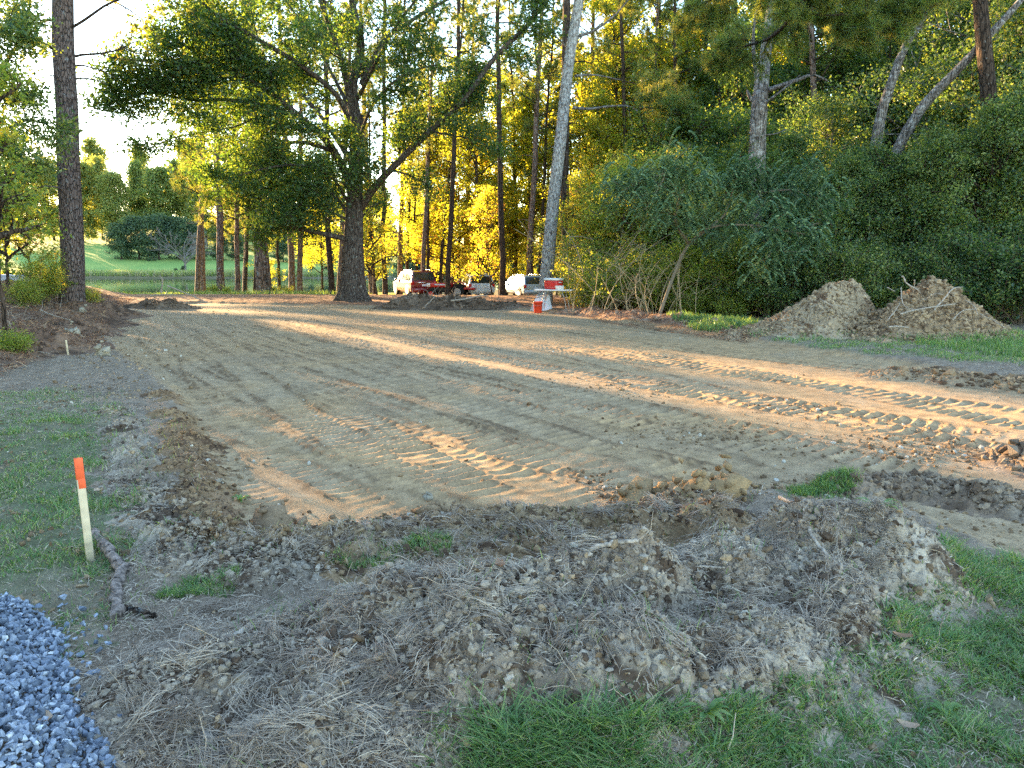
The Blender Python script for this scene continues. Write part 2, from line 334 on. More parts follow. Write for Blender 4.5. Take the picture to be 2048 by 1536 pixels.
def ground_col(x, y, sd, moist):
    n1 = fbm(x, y, 1.3, 4, 101); n2 = fbm(x, y, .35, 3, 102); n3 = fbm(x, y, 7, 3, 103)
    def mix(a, b, t): return a + (b - a) * t[:, None]
    c = np.tile(C_LITTER, (len(x), 1)) * (.8 + .4 * n1)[:, None]
    r = np.hypot(x, y)
    c = mix(c, C_NEEDLE, sm(24, 30, y) * .9); 
    for k, p in enumerate(STRAW_RED):
        m = inpoly(x + (n1 - .5) * 1.2, y + (n3 - .5) * 1.5, p).astype(float)
        c = mix(c, C_NEEDLEL if k == 0 else C_NEEDLE, m)
    bx = -8.6 - (y - 13) * .40
    bank = sm(-.8, .4, bx - x + (n1 - .5)) * (1 - sm(2.6, 4.2, bx - x)) * sm(11, 14, y) * (1 - sm(30, 36, y))
    c = mix(c, C_BANK, bank * .9)
    for p in GRASS: c = mix(c, C_GRASS, (inpoly(x + (n3 - .5) * .5, y + (n1 - .5) * .6, p) * (.4 + .6 * sm(.35, .6, n1))))
    for p in GRASS_THIN: c = mix(c, C_GRASS * 1.3, inpoly(x + (n3 - .5) * .5, y + (n1 - .5) * .6, p) * .5 * sm(.4, .6, n1))
    ins = 1 - sm(-.12, .12, sd)
    pc = mix(np.tile(C_PAD, (len(x), 1)), C_PADG, sm(.35, .65, n2 * .6 + n1 * .4)); pc *= (.86 + .28 * n3)[:, None]
    # greyer, stonier left strip of the pad
    pc = mix(pc, np.array([.36, .275, .18]), (1 - sm(-9.5, -4, x)) * .7)
    dk = sm(.60, .72, fbm(x + 5, y, 1.1, 5, 110)) * .15
    pc = mix(pc, C_MOIST * 1.5, dk); pc = mix(pc, C_MOIST, np.clip(moist, 0, .85))
    rr = sm(3.6, 5.0, x) * (1 - sm(6.2, 7.4, y)); pc = mix(pc, np.array([.29, .215, .155]), rr * .8)
    c = mix(c, pc, ins)
    # far lawns
    m = sm(40, 46, y) * sm(-6, -10, x) * (1 - sm(62, 70, y)); c = mix(c, C_FIELD * .8, m * .6)
    m = sm(62, 66, y); c = mix(c, np.array([.10, .11, .04]), m * .8)
    m = sm(147.5, 149.5, y); f = fbm(x, y, .12, 3, 120); c = mix(c, C_FIELD, m); c = mix(c, C_FIELD * np.array([1.25, 1.1, 1.1]), m * sm(.45, .6, f))
    m = sm(143, 145, y) * (1 - sm(148.5, 151, y)); c = mix(c, C_DRY * .8, m)
    return c
def make_terrain():
    az = np.concatenate([np.arange(-180, -46, 4.), np.arange(-46, 46.001, .075), np.arange(50, 180, 4.)]) * math.pi / 180
    r = [.0, .6]
    while r[-1] < 700:
        q = r[-1]; r.append(q + (max(.011, .0038 * q) if q < 45 else .012 * q))
    r = np.array(r); na, nr = len(az), len(r)
    X = (r[:, None] * np.sin(az)[None]).ravel(); Y = (r[:, None] * np.cos(az)[None]).ravel()
    Z = np.zeros_like(X); K = np.zeros((len(X), 3))
    for i in range(0, len(X), 200000):
        s = slice(i, i + 200000); x, y = X[s], Y[s]; sd = np.full(len(x), 5.0); nn = np.hypot(x, y) < 60
        if nn.any(): sd[nn] = pad_mask(x[nn], y[nn])
        z = ground_h(x, y, True, sd); mo = np.zeros(len(x)); p = sd < .2
        if p.any():
            th, m = track_h(x[p], y[p]); w = 1 - sm(-.2, .15, sd[p]); fade = 1 - .6 * sm(18, 30, y[p]); z[p] += th * w * fade; mo[p] = m * w * (1 - .4 * sm(14, 28, y[p]))
        K[s] = ground_col(x, y, sd, mo); Z[s] = z
    V = np.c_[X, Y, Z]
    i = np.arange(nr - 1)[:, None] * na; j = np.arange(na)[None, :]; j2 = (j + 1) % na
    F = np.stack([i + j, i + na + j, i + na + j2, i + j2], -1).reshape(-1, 4)
    cx = V[F][:, :, 0].mean(1); cyy = V[F][:, :, 1].mean(1)
    nn = np.hypot(cx, cyy) < 60; reg = np.zeros(len(F), int); reg[nn] = (pad_mask(cx[nn], cyy[nn]) < 0).astype(int); reg[cyy > 148] = 2
    mat = soilmat('soil', fine=55)
    for k, nm, lb in ((0, 'ground', ''), (1, 'dirt_pad', ''), (2, 'meadow', '')):
        f = F[reg == k]; u, inv = np.unique(f, return_inverse=True); mb = MB(); mb.add(V[u], inv.reshape(f.shape), k=K[u])
        o = mb.build(nm, mat); o['kind'] = 'structure'
make_terrain()
def gz(x, y, fine=True): return ground_h(np.atleast_1d(np.asarray(x, float)), np.atleast_1d(np.asarray(y, float)), fine)
def gz1(x, y): return float(gz(x, y, False)[0])
# pond
def water():
    m, nt, out = newmat('pond_water'); b = N(nt, 'ShaderNodeBsdfPrincipled'); b.inputs['Base Color'].default_value = (.03, .05, .03, 1); b.inputs['Roughness'].default_value = .06
    ns = N(nt, 'ShaderNodeTexNoise'); ns.inputs['Scale'].default_value = .8; ns.inputs['Detail'].default_value = 4; tc = N(nt, 'ShaderNodeTexCoord'); nt.links.new(tc.outputs['Object'], ns.inputs[0])
    bu = N(nt, 'ShaderNodeBump'); bu.inputs['Strength'].default_value = .05; bu.inputs['Distance'].default_value = .05; nt.links.new(ns.outputs['Fac'], bu.inputs['Height']); nt.links.new(bu.outputs[0], b.inputs['Normal'])
    nt.links.new(b.outputs[0], out.inputs[0])
    mb = MB(); n = 64; th = np.arange(n) * 2 * math.pi / n; V = np.c_[-45 + 63 * np.cos(th), 108 + 39 * np.sin(th), np.full(n, -1.62)]
    mb.add(np.vstack([V, [-45, 108, -1.62]]), [[i, (i + 1) % n, n] for i in range(n)]); o = mb.build('pond', m); o['kind'] = 'structure'
water()
# ================================================================== TREES
def leaves(mb, C, size, rng, wid=.6, up=.35, vlo=0., vhi=1., v=None, svar=.35, droop=0.0):
    """one small folded leaf (two triangles' worth of quad) per centre"""
    C = np.asarray(C); n = len(C)
    if n == 0: return
    nrm = unit(rng.normal(size=(n, 3)) + np.array([0, 0, up * 2])); a = unit(np.cross(nrm, rng.normal(size=(n, 3)))); a = unit(a + np.array([0, 0, -droop])); b = np.cross(nrm, a)
    s = size * (1 + svar * rng.normal(size=n)).clip(.4, 1.8); s = s[:, None]
    V = np.stack([C - a * s * .5, C + b * s * wid * .5 - nrm * s * .06, C + a * s * .5, C - b * s * wid * .5 - nrm * s * .06], 1).reshape(-1, 3)
    vv = np.repeat(vlo + (vhi - vlo) * rng.random(n) if v is None else v, 4)
    mb.add(V, np.arange(n * 4).reshape(n, 4), vv)
def needles(mb, C, D, rng, k=16, L=.2, w=.012, vlo=0, vhi=1, spread=.9):
    C = np.asarray(C); D = np.asarray(D); n = len(C)
    if n == 0: return
    C = np.repeat(C, k, 0); D = np.repeat(D, k, 0); d = unit(unit(D) * .55 + rng.normal(size=(n * k, 3)) * spread + np.array([0, 0, -.05])); l = L * (.7 + .5 * rng.random((n * k, 1)))
    s = unit(np.cross(d, rng.normal(size=(n * k, 3)))) * w; C = C + rng.normal(size=C.shape) * L * .12
    V = np.stack([C - s, C + s, C + d * l], 1).reshape(-1, 3); vv = np.repeat(np.repeat(vlo + (vhi - vlo) * rng.random(n), k), 3)
    mb.add(V, np.arange(n * k * 3).reshape(-1, 3), vv)
class Sk:
    """skeleton under growth: wood goes into one mesh, tips gather leaf places"""
    def __init__(s, seed): s.rng = np.random.default_rng(seed); s.w = MB(); s.C = []; s.D = []
def grow(S, p, d, L, r, depth, nch=4, ratio=.55, wander=.18, up=.05, spread=.9, leaf_from=.35, nseg=6, step=.22, minr=.006, tmin=.25, leafdepth=1, k=5):
    rng = S.rng; d = unit(d); pts = [np.array(p, float)]; sl = L / nseg
    for i in range(nseg):
        d = unit(d + rng.normal(size=3) * wander + np.array([0, 0, up])); pts.append(pts[-1] + d * sl)
    pts = np.array(pts); rr = r * np.linspace(1, .32, len(pts)); tube(S.w, pts, np.maximum(rr, minr), k if depth > 0 else 3)
    branch_on(S, pts, L, rr, depth, nch, ratio, wander, up, spread, leaf_from, nseg, step, minr, tmin, leafdepth)
def branch_on(S, pts, L, rr, depth, nch, ratio, wander, up, spread, leaf_from, nseg, step, minr, tmin, leafdepth=1, dens=1.0):
    rng = S.rng; n = len(pts) - 1
    if depth <= leafdepth:
        m = max(2, int(L * (1 - leaf_from) / step)); t = leaf_from + (1 - leaf_from) * rng.random(m); i = np.minimum((t * n).astype(int), n - 1); f = (t * n - i)[:, None]
        S.C.append(pts[i] * (1 - f) + pts[i + 1] * f); S.D.append(pts[i + 1] - pts[i])
    if depth > 0:
        for q in range(nch):
            t = tmin + (1 - tmin) * (q + rng.random()) / nch; i = min(int(t * n), n - 1); p = pts[i] + (pts[i + 1] - pts[i]) * (t * n - i)
            dd = unit(pts[i + 1] - pts[i]); side = unit(np.cross(dd, rng.normal(size=3))); dd = unit(dd * (1 - .35 * spread) + side * spread)
            grow(S, p, dd, L * ratio * (1.15 - .5 * t) * (.75 + .5 * rng.random()), rr[i] * .55, depth - 1, max(2, nch - 1), ratio, wander, up, spread, leaf_from, nseg, step, minr, tmin, leafdepth)
def cloud(C, k, sig, rng, flat=.7):
    C = np.repeat(np.concatenate(C) if isinstance(C, list) else C, k, 0); return C + rng.normal(size=C.shape) * np.array([sig, sig, sig * flat])
# materials
Y = (.60, .56, .035); YG = (.34, .42, .03); OR = (.55, .25, .05)
M = dict(
 gold=leafmat('leaf_gold', [(0, (.045, .08, .015)), (.6, (.12, .15, .02)), (.95, (.30, .26, .03)), (1, (.34, .12, .03))], .55, [(0, (.40, .52, .03)), (.5, (.70, .70, .04)), (.95, (.80, .70, .05)), (1, (.75, .35, .06))], objvar=.3),
 green=leafmat('leaf_green', [(0, (.022, .055, .02)), (.6, (.05, .10, .032)), (1, (.12, .16, .035))], .42, [(0, (.07, .16, .02)), (.6, (.22, .35, .03)), (1, (.50, .52, .04))], objvar=.25),
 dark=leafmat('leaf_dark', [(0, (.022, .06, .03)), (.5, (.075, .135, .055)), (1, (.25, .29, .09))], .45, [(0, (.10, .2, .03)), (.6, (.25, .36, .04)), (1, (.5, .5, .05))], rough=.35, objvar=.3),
 mimosa=leafmat('leaf_mimosa', [(0, (.05, .11, .065)), (.6, (.15, .24, .12)), (1, (.32, .40, .18))], .35, [(0, (.08, .2, .08)), (1, (.2, .3, .08))], rough=.5),
 needle=leafmat('needles', [(0, (.045, .10, .04)), (.8, (.09, .16, .05)), (1, (.18, .16, .04))], .5, [(0, (.3, .4, .04)), (1, (.5, .42, .06))], rough=.35),
 far=leafmat('leaf_far', [(0, (.10, .15, .05)), (.6, (.17, .20, .06)), (1, (.26, .25, .07))], .45, [(0, (.25, .38, .07)), (.6, (.42, .50, .09)), (1, (.55, .52, .1))], objvar=.4),
 fardark=leafmat('leaf_far_dark', [(0, (.04, .075, .05)), (1, (.10, .15, .07))], .3, [(0, (.08, .15, .05)), (1, (.2, .25, .06))]),
 bush=leafmat('leaf_bush_lightened', [(0, (.10, .17, .04)), (.7, (.22, .28, .05)), (1, (.33, .29, .07))], .55, [(0, (.30, .44, .04)), (.7, (.55, .60, .05)), (1, (.7, .5, .06))], objvar=.3),  # diffuse colour lightened in place of sun that cannot reach the thicket
 bark_pine=barkmat('bark_pine', (.035, .024, .020), (.23, .15, .115), .28, .22, 9, (.36, .37, .36)),
 bark_big=barkmat('bark_big_pine', (.022, .016, .014), (.17, .125, .11), .22, .28, 17, (.28, .29, .30)),
 bark_oak=barkmat('bark_oak', (.03, .022, .018), (.12, .092, .075), .22, .12, 16, (.34, .36, .31)),
 bark_lean=barkmat('bark_lean', (.06, .05, .045), (.30, .26, .235), .62, .25, 14, (.50, .50, .48)),
 bark_dark=barkmat('bark_dark', (.016, .012, .010), (.085, .058, .042), .12, .2, 12, (.3, .3, .28)),
 bark_pale=barkmat('bark_pale', (.05, .042, .036), (.21, .18, .16), .4, .1, 18, (.48, .47, .45)),
 twig=paint('twig', (.16, .12, .09), .95, spec=.1), mimwood=paint('mimosa_wood', (.21, .175, .13), .85, spec=.15), cane=paint('cane', (.42, .33, .21), .8, spec=.2, noise=.2), bare=paint('bare_twig', (.22, .20, .18), .9, spec=.1))
def wander_trunk(rng, H, r, amp=.25, n=22, taper=.35, flare=1.35, bend=(0, 0)):
    z = np.linspace(-.6, H, n); t = np.clip(z / H, 0, 1)
    x = np.cumsum(rng.normal(size=n)) * amp * .1; y = np.cumsum(rng.normal(size=n)) * amp * .1; x -= x[1]; y -= y[1]
    rad = r * (1 - (1 - taper) * t) * (1 + (flare - 1) * np.exp(-np.clip(z, 0, 99) / .35)); return np.c_[x + bend[0] * t ** 2, y + bend[1] * t ** 2, z], rad
def tpt(pts, z): return np.array([np.interp(z, pts[:, 2], pts[:, 0]), np.interp(z, pts[:, 2], pts[:, 1]), z])
def make_pine(seed, H=24, r=.22, crown=.5, nb=38, dead=10, bark='bark_pine', taper=.4, amp=.25, bl=2.6, cover=1.0, bend=(0, 0), flare=1.3, tuft=.24, k=14, trunk_k=10, name='pine_tree', lo=None):
    rng = np.random.default_rng(seed); pts, rad = wander_trunk(rng, H, r, amp, taper=taper, flare=flare, bend=bend)
    root = empty(name); tr = MB(); tube(tr, pts, rad, trunk_k, jit=.06, rng=rng)
    for i in range(dead):
        z = H * (.15 + (crown - .1) * rng.random()); a = rng.random() * 6.28; L = .4 + 1.2 * rng.random()
        d = np.array([math.cos(a), math.sin(a), .15 - .3 * rng.random()]); p = tpt(pts, z); q = [p + d * L * t + np.array([0, 0, .12 * L * math.sin(3 * t)]) for t in (0, .35, .7, 1)]
        tube(tr, q, [.035, .028, .018, .008], 4)
    tr.build('trunk', M[bark], root)
    S = Sk(seed + 1)
    for i in range(nb):
        t = (i + rng.random()) / nb; z = H * (crown + (1 - crown) * t) if lo is None else lo + (H - lo) * t; a = i * 2.4 + rng.random(); L = bl * (1.05 - .75 * t) * (.6 + .7 * rng.random())
        grow(S, tpt(pts, z), (math.cos(a), math.sin(a), .15 + .5 * t), L, .05, 2, 5, .5, .16, .08, .75, .3, 5, .25, .008, .3)
    S.w.build('branches', M['bark_dark'], root); mb = MB(); C = np.concatenate(S.C); D = np.concatenate(S.D)
    kk = rng.random(len(C)) < cover; needles(mb, C[kk], D[kk], rng, k, tuft, .011 if H > 10 else .008); mb.build('crown', M['needle'], root, smooth=False); return root
def make_hardwood(seed, H=14, r=.14, lo=2.5, nb=26, bl=3.2, leaf=.145, k=17, sig=.32, mat='gold', bark='bark_dark', amp=.5, name='hardwood_tree', up=.05, step=.22, rise=.45, bend=(0, 0), depth=2, nch=4, at=None):
    rng = np.random.default_rng(seed); pts, rad = wander_trunk(rng, H, r, amp, taper=.25, bend=bend); root = empty(name); tr = MB(); tube(tr, pts, rad, 9, jit=.08, rng=rng); tr.build('trunk', M[bark], root)
    S = Sk(seed + 1)
    for i in range(nb):
        t = (i + rng.random()) / nb; z = lo + (H - lo) * t; a = i * 2.4 + rng.random(); L = bl * (1.0 - .6 * t ** 1.5) * (.55 + .8 * rng.random())
        grow(S, tpt(pts, z), (math.cos(a), math.sin(a), rise + .4 * t), L, .05 + .02 * (1 - t), depth, nch, .55, .17, up, .8, .25, 5, step, .007, .2)
    S.w.build('branches', M[bark], root); mb = MB(); C = cloud(S.C, k, sig, rng)
    if at is not None: C = C[sunslips(C + np.array([at[0], at[1], gz1(*at)]))]
    leaves(mb, C, leaf, rng); mb.build('crown', M[mat], root, smooth=False); return root
def make_bush(seed, H=1.6, W=1.2, n=16, leaf=.07, k=10, sig=.12, mat='bush', name='bush', stem='twig', sp=.9):
    S = Sk(seed); rng = S.rng; root = empty(name)
    for i in range(n):
        a = rng.random() * 6.28; e = rng.random(); grow(S, (.12 * math.cos(a) * W, .12 * math.sin(a) * W, -.08), (W / H * math.cos(a) * e, W / H * math.sin(a) * e, 1), H * (.6 + .5 * rng.random()), .014, 2, 4, .5, .14, .03, sp, .2, 5, .12, .004, .15)
    S.w.build('stems', M[stem], root); mb = MB(); C = cloud(S.C, k, sig, rng); C = C[C[:, 2] > .0]; leaves(mb, C, leaf, rng); mb.build('foliage', M[mat], root, smooth=False); return root
def place(o, px, d, s=1.0, rz=0., lean=None, zoff=0., x=None):
    """stand thing o at pixel column px, d metres away; lean = top's pixel column at the picture's top edge"""
    x = P(px, 600, d)[0] if x is None else x; z = gz1(x, d) + zoff
    o.location = (x, d, z); o.scale = (s, s, s); m = Matrix.Rotation(rz, 3, 'Z')
    if lean is not None:
        t = P(lean, 0, d); v = Vector((t[0] - x, 0, t[2] - z)).normalized(); m = Vector((0, 0, 1)).rotation_difference(v).to_matrix() @ m
    o.rotation_euler = m.to_euler(); return o
_used = set()
def inst(proto, *a, **k):
    if id(proto) in _used: o = copy_tree(proto)
    else: _used.add(id(proto)); o = proto
    return place(o, *a, **k)
# ---- prototypes
pine = [make_pine(10, 24, .22, .42, 34, 12), make_pine(20, 26, .17, .50, 30, 14, 'bark_dark', bl=2.2), make_pine(30, 22, .14, .36, 30, 10, 'bark_dark', bl=2.0, amp=.5), make_pine(35, 24, .24, .5, 30, 8, 'bark_pine', bl=3.0)]
hard = [make_hardwood(40, 15, .13, 2.2, 30), make_hardwood(50, 17, .16, 4.5, 28, 3.4, amp=.9), make_hardwood(60, 12, .10, 1.2, 28, 2.6, sig=.24), make_hardwood(70, 18, .15, 6.5, 24, 3.0, .17, 15, mat='green', amp=.6)]
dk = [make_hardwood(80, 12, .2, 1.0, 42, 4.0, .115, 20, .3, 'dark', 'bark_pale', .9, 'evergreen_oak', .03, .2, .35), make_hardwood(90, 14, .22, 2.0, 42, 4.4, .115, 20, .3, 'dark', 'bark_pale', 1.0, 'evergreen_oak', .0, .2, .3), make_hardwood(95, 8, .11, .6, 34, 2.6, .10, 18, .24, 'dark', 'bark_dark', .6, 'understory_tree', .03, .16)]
sap = make_hardwood(97, 6.5, .05, .8, 22, 1.7, .10, 9, .18, 'gold', 'bark_dark', .4, 'sapling', .05, .18)
bushes = [make_bush(100), make_bush(110, 2.2, 1.5, 18, .075), make_bush(120, 1.0, 1.1, 14, .06), make_bush(130, 2.6, 1.8, 18, .08, 11, .16, 'dark')]
far = [make_hardwood(140, 17, .25, .8, 30, 4.6, .50, 16, .9, 'far', 'bark_dark', .8, 'distant_tree', .03, .5), make_hardwood(150, 22, .25, 1.5, 30, 4.2, .50, 16, .9, 'far', 'bark_dark', .8, 'distant_tree', .05, .5), make_hardwood(155, 10, .25, .2, 24, 4.2, .40, 12, .6, 'fardark', 'bark_dark', .6, 'distant_shrub', .0, .5)]
_rs = random.Random(5)
pine.append(make_pine(37, 20, .20, .3, 50, 4, 'bark_pine', bl=3.0, lo=4.6, k=14))
und = [make_hardwood(98, 4.8, .045, .2, 34, 1.8, .085, 13, .2, 'bush', 'twig', .4, 'understory_tree', .03, .15), make_hardwood(99, 6.2, .06, .4, 34, 2.2, .095, 14, .22, 'green', 'bark_dark', .5, 'understory_tree', .03, .16)]
# ---- named pines seen one by one: (proto, base px, dist, top px at picture edge, scale, label)
TRUNKS = [
 (1, 1130, 37, 1137, 1.35, 'dark straight pine trunk close behind the pale leaning pine'),
 (1, 1005, 41, 1000, .95, 'straight dark pine trunk standing between the white car and the silver car'),
 (0, 1057, 50, 1085, 1.0, 'dark pine leaning slightly right behind the silver car'),
 (2, 1080, 52, 1100, .9, 'thin dark trunk just right of the pine behind the silver car'),
 (0, 930, 62, 948, 1.0, 'pine trunk rising behind the white car'),
 (0, 800, 62, 812, 1.0, 'rough barked pine trunk right behind the roof of the red car'),
 (2, 815, 63, 822, .95, 'thin pine second from the left behind the red car'),
 (2, 852, 58, 868, .9, 'slim pine leaning right above the tractor'),
 (2, 771, 43, 768, 1.0, 'slim grey pine between the spreading oak and the red car'),
 (2, 749, 43, 744, .55, 'very thin trunk just right of the spreading oak'),
 (2, 664, 43, 655, 1.15, 'slim dark pine left of the spreading oak'),
 (4, 443, 48, 428, 1.15, 'lichen spotted pine nearest the pond on the left'),
 (4, 476, 50, 462, .85, 'slim trunk right of the lichen spotted pine by the pond'),
 (2, 490, 50, 500, .7, 'thin pale edged trunk between the two stout pines by the pond'),
 (3, 529, 45, 497, 1.75, 'stout red brown pine with sunlit edge by the pond'),
 (2, 510, 47, 520, .8, 'thin trunk touching the left side of the stout red brown pine'),
 (1, 1255, 46, 1243, .9, 'dark crooked pine in the woods right of the leaning pine'),
 (2, 1212, 50, 1215, .9, 'thin dark trunk in the woods, first right of the dark straight pine'),
 (1, 1350, 44, 1345, .8, 'dark thin pine above the feathery mimosa tree'),
 (0, 1640, 36, 1622, .85, 'grey pine between the broken snag and the leaning trunks'),
]
for k, px, d, lean, s, lb in TRUNKS:
    o = inst(pine[k], px, d, s, _rs.random() * 6.28, lean); tag(o, lb, 'tree', 'pines')
# generic dark trunks deep in the wood
for i, px in enumerate([1185, 1232, 1290, 1318, 1385, 1420, 1455, 1490, 1560, 1590, 1700, 1750, 895, 1030, 1170, 880]):
    d = 46 + 14 * _rs.random(); o = inst(pine[[1, 2, 0, 2][i % 4]], px, d, .75 + .3 * _rs.random(), _rs.random() * 6.28, px + _rs.uniform(-40, 40)); tag(o, 'dark pine trunk deep in the woods behind the golden leaves', 'tree', 'pines deep in the woods')
# golden woods behind the cars
hw = [(835, 62, 0, .95), (870, 68, 1, 1.0), (905, 60, 2, 1.1), (940, 66, 0, 1.15), (975, 58, 2, 1.0), (1000, 70, 1, 1.1), (1030, 62, 0, 1.1), (1065, 58, 2, 1.15), (1100, 64, 1, 1.1), (1135, 56, 0, 1.1), (1170, 52, 2, 1.1), (1205, 58, 0, 1.1), (1190, 46, 2, .9),
      (1240, 52, 1, 1.1), (1280, 56, 0, 1.15), (1320, 50, 2, 1.2), (1360, 56, 1, 1.1), (1400, 50, 0, 1.1), (1440, 56, 1, 1.1), (1490, 52, 0, 1.1), (1540, 50, 1, 1.0), (1590, 54, 0, 1.1), (1650, 48, 1, 1.05), (1720, 50, 0, 1.1), (955, 54, 1, .9), (1230, 48, 1, 1.0), (1420, 44, 3, .9), (1340, 46, 1, .9), (1200, 74, 1, 1.25), (1320, 74, 1, 1.25), (1430, 76, 1, 1.3), (1560, 74, 1, 1.3)]
for px, d, k, s in hw:
    o = inst(hard[k], px, d, s, _rs.random() * 6.28); tag(o, 'golden leaved broadleaf tree in the woods behind the parked cars', 'tree', 'golden broadleaf trees')
o = inst(pine[0], 408, 60, .9, 1.0, 390); tag(o, 'pine with high spreading boughs left of the lichen spotted pine', 'tree')
for i, (px, dd, s) in enumerate([(395, 57, .85), (585, 55, .95), (678, 54, .9), (745, 56, .95), (845, 56, .85)]):
    o = inst(pine[i % 2 * 3], px, dd, s, i * 1.3, px + 25 - 50 * (i % 2)); tag(o, 'tall pine', 'tree', 'tall pines behind the oak')
for i, (px, dd, s) in enumerate([(600, 52, .95), (490, 58, .9)]):
    o = inst(pine[4], px, dd, s, i * 1.7, px + _rs.uniform(-20, 20)); tag(o, 'bushy backlit pine behind the spreading oak', 'tree', 'bushy pines behind the oak')
for px, d, k, s in [(560, 58, 3, .8), (645, 60, 0, .65), (725, 56, 2, .6)]:
    o = inst(hard[k], px, d, s, _rs.random() * 6.28); tag(o, 'slim broadleaf tree between the pond and the spreading oak', 'tree', 'slim trees by the pond')
for px, d, s, lb in [(757, 40, .85, 'glowing yellow green sapling just right of the oak trunk'), (1110, 40, .9, 'yellow green sapling at the foot of the leaning pine'), (1165, 31, .75, 'leafy sapling right of the folding table'), (985, 50, 1.0, 'yellow sapling behind the white car'), (540, 50, .55, 'low yellow sapling beside the stout red brown pine')]:
    o = inst(sap, px, d, s, _rs.random() * 6.28); tag(o, lb, 'tree', 'saplings')
for i in range(26):
    px = _rs.uniform(880, 1560); dd = _rs.uniform(58, 76) if px < 1180 else _rs.uniform(40, 62); o = inst(sap if i % 3 else hard[2], px, dd, _rs.uniform(.8, 1.3) * (1 if i % 3 else .6), _rs.random() * 6.28); tag(o, 'low golden understory tree filling the gap between the trunks behind the cars', 'tree', 'golden understory trees')
for i, px in enumerate([830, 880, 935, 985, 1040, 1100, 1160, 1230, 1300, 1380, 1470, 1560, 1660]):
    o = inst(far[2], px, 98 + 5 * (i % 3), .62, i * 1.3); tag(o, 'dark shrub mass far behind the golden woods', 'shrub', 'dark shrubs far behind the golden woods')
# dark evergreen wall on the right
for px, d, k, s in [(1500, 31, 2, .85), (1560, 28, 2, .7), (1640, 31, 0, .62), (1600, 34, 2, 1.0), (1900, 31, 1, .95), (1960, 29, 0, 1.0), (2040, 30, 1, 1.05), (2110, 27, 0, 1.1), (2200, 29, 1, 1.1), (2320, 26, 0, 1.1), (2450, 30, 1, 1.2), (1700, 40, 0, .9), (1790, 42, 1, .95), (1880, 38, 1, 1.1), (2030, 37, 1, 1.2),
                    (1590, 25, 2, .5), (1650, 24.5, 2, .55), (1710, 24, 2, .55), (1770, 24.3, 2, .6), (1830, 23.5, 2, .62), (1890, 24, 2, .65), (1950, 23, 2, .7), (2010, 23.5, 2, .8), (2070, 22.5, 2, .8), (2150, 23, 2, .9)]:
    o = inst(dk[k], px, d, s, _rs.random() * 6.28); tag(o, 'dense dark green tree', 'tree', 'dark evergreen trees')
for px, d, k, s in [(1660, 38, 3, .8), (1740, 36, 3, .75), (1830, 40, 3, .85), (1930, 42, 3, .9), (1580, 40, 3, .8), (1500, 38, 3, .75), (2050, 44, 3, 1.0), (1690, 46, 0, 1.0), (1800, 48, 0, 1.05), (1900, 50, 1, 1.1), (2000, 48, 0, 1.1)]:
    o = inst(hard[k], px, d, s, _rs.random() * 6.28); tag(o, 'green and gold tree', 'tree', 'mixed trees at the upper right')
for px, d, k, s in [(1200, 29, 0, .85), (1245, 28, 0, .95), (1290, 27.5, 0, 1.0), (1335, 27, 0, 1.0), (1385, 27.5, 1, .8), (1430, 26.5, 0, .9), (1475, 26.5, 1, .8), (1520, 26, 1, .75), (1565, 26.5, 1, .7), (1780, 24.4, 0, .8), (1862, 24.6, 0, .75), (1945, 23.6, 0, .85), (2032, 23.2, 0, .9), (1690, 25.5, 1, .75), (1905, 25, 1, .8), (1620, 26, 0, .8), (1310, 30, 1, 1.0), (1400, 30, 1, 1.05), (1480, 29, 1, 1.0), (1250, 31, 0, 1.1), (1175, 33, 0, 1.0), (1355, 32, 0, 1.2)]:
    o = inst(und[k], px, d, s, _rs.random() * 6.28); tag(o, 'leafy understory tree', 'tree', 'leafy understory trees')  # bush-leaved ones behind the piles carry sunlit patches in their leaf colour
# undergrowth
bl = [(1238, 25.6, 0, 1.05), (1285, 25.2, 0, 1.0), (1180, 26.8, 0, .7), (1340, 24.6, 1, .8), (1210, 26.2, 0, .8), (1262, 25.8, 1, .7), (1312, 25, 1, .75), (1360, 24.6, 0, .9), (1405, 24.2, 1, .7), (1190, 27.5, 1, .9), (1230, 27, 0, 1.0), (1275, 26.5, 1, 1.0), (1300, 26, 0, 1.1), (1350, 25.5, 0, 1.0), (1385, 25, 1, 1.0), (1425, 24.5, 0, 1.2), (1400, 23.6, 2, .9), (1455, 24.5, 1, 1.0), (1490, 24, 1, 1.0), (1520, 23.5, 2, 1.1), (1560, 24, 1, .9), (1330, 28, 1, 1.3), (1240, 29, 1, 1.2), (1420, 27, 1, 1.5), (1500, 26, 1, 1.4), (1470, 22.8, 2, .7), (1160, 30, 0, .8)]
for px, d, k, s in bl:
    o = inst(bushes[k], px, d, s, _rs.random() * 6.28); tag(o, 'yellow green thicket bush under the mimosa, sunlight put in leaf colour', 'bush', 'thicket bushes')
for px, d, s in [(1600, 22.5, .8), (1690, 22, .8), (1750, 22.3, .7), (1830, 22, .9), (1900, 21.5, .8), (1980, 21, .9), (2050, 20.5, .9), (2120, 20.5, 1), (1545, 23, .8), (1640, 24, 1.2), (1780, 24, 1.2)]:
    o = inst(bushes[3], px, d, s, _rs.random() * 6.28); tag(o, 'low dark bush at the shaded foot of the woods behind the dirt piles', 'bush', 'dark bushes behind the dirt piles')
for px, d, k, s, lb in [(85, 23, 1, .65, 'sunlit yellow bush left of the big pine'), (102, 25.5, 0, .55, 'yellow bush touching the left foot of the big pine'), (50, 21, 0, .45, 'low yellow bush in front of the grey object'), (170, 25.5, 0, .45, 'small yellow bush right of the big pine'), (10, 13.5, 2, .5, 'small green bush at the foot of the slender tree')]:
    o = inst(bushes[k], px, d, s, _rs.random() * 6.28); tag(o, lb, 'bush', 'bushes on the left bank')
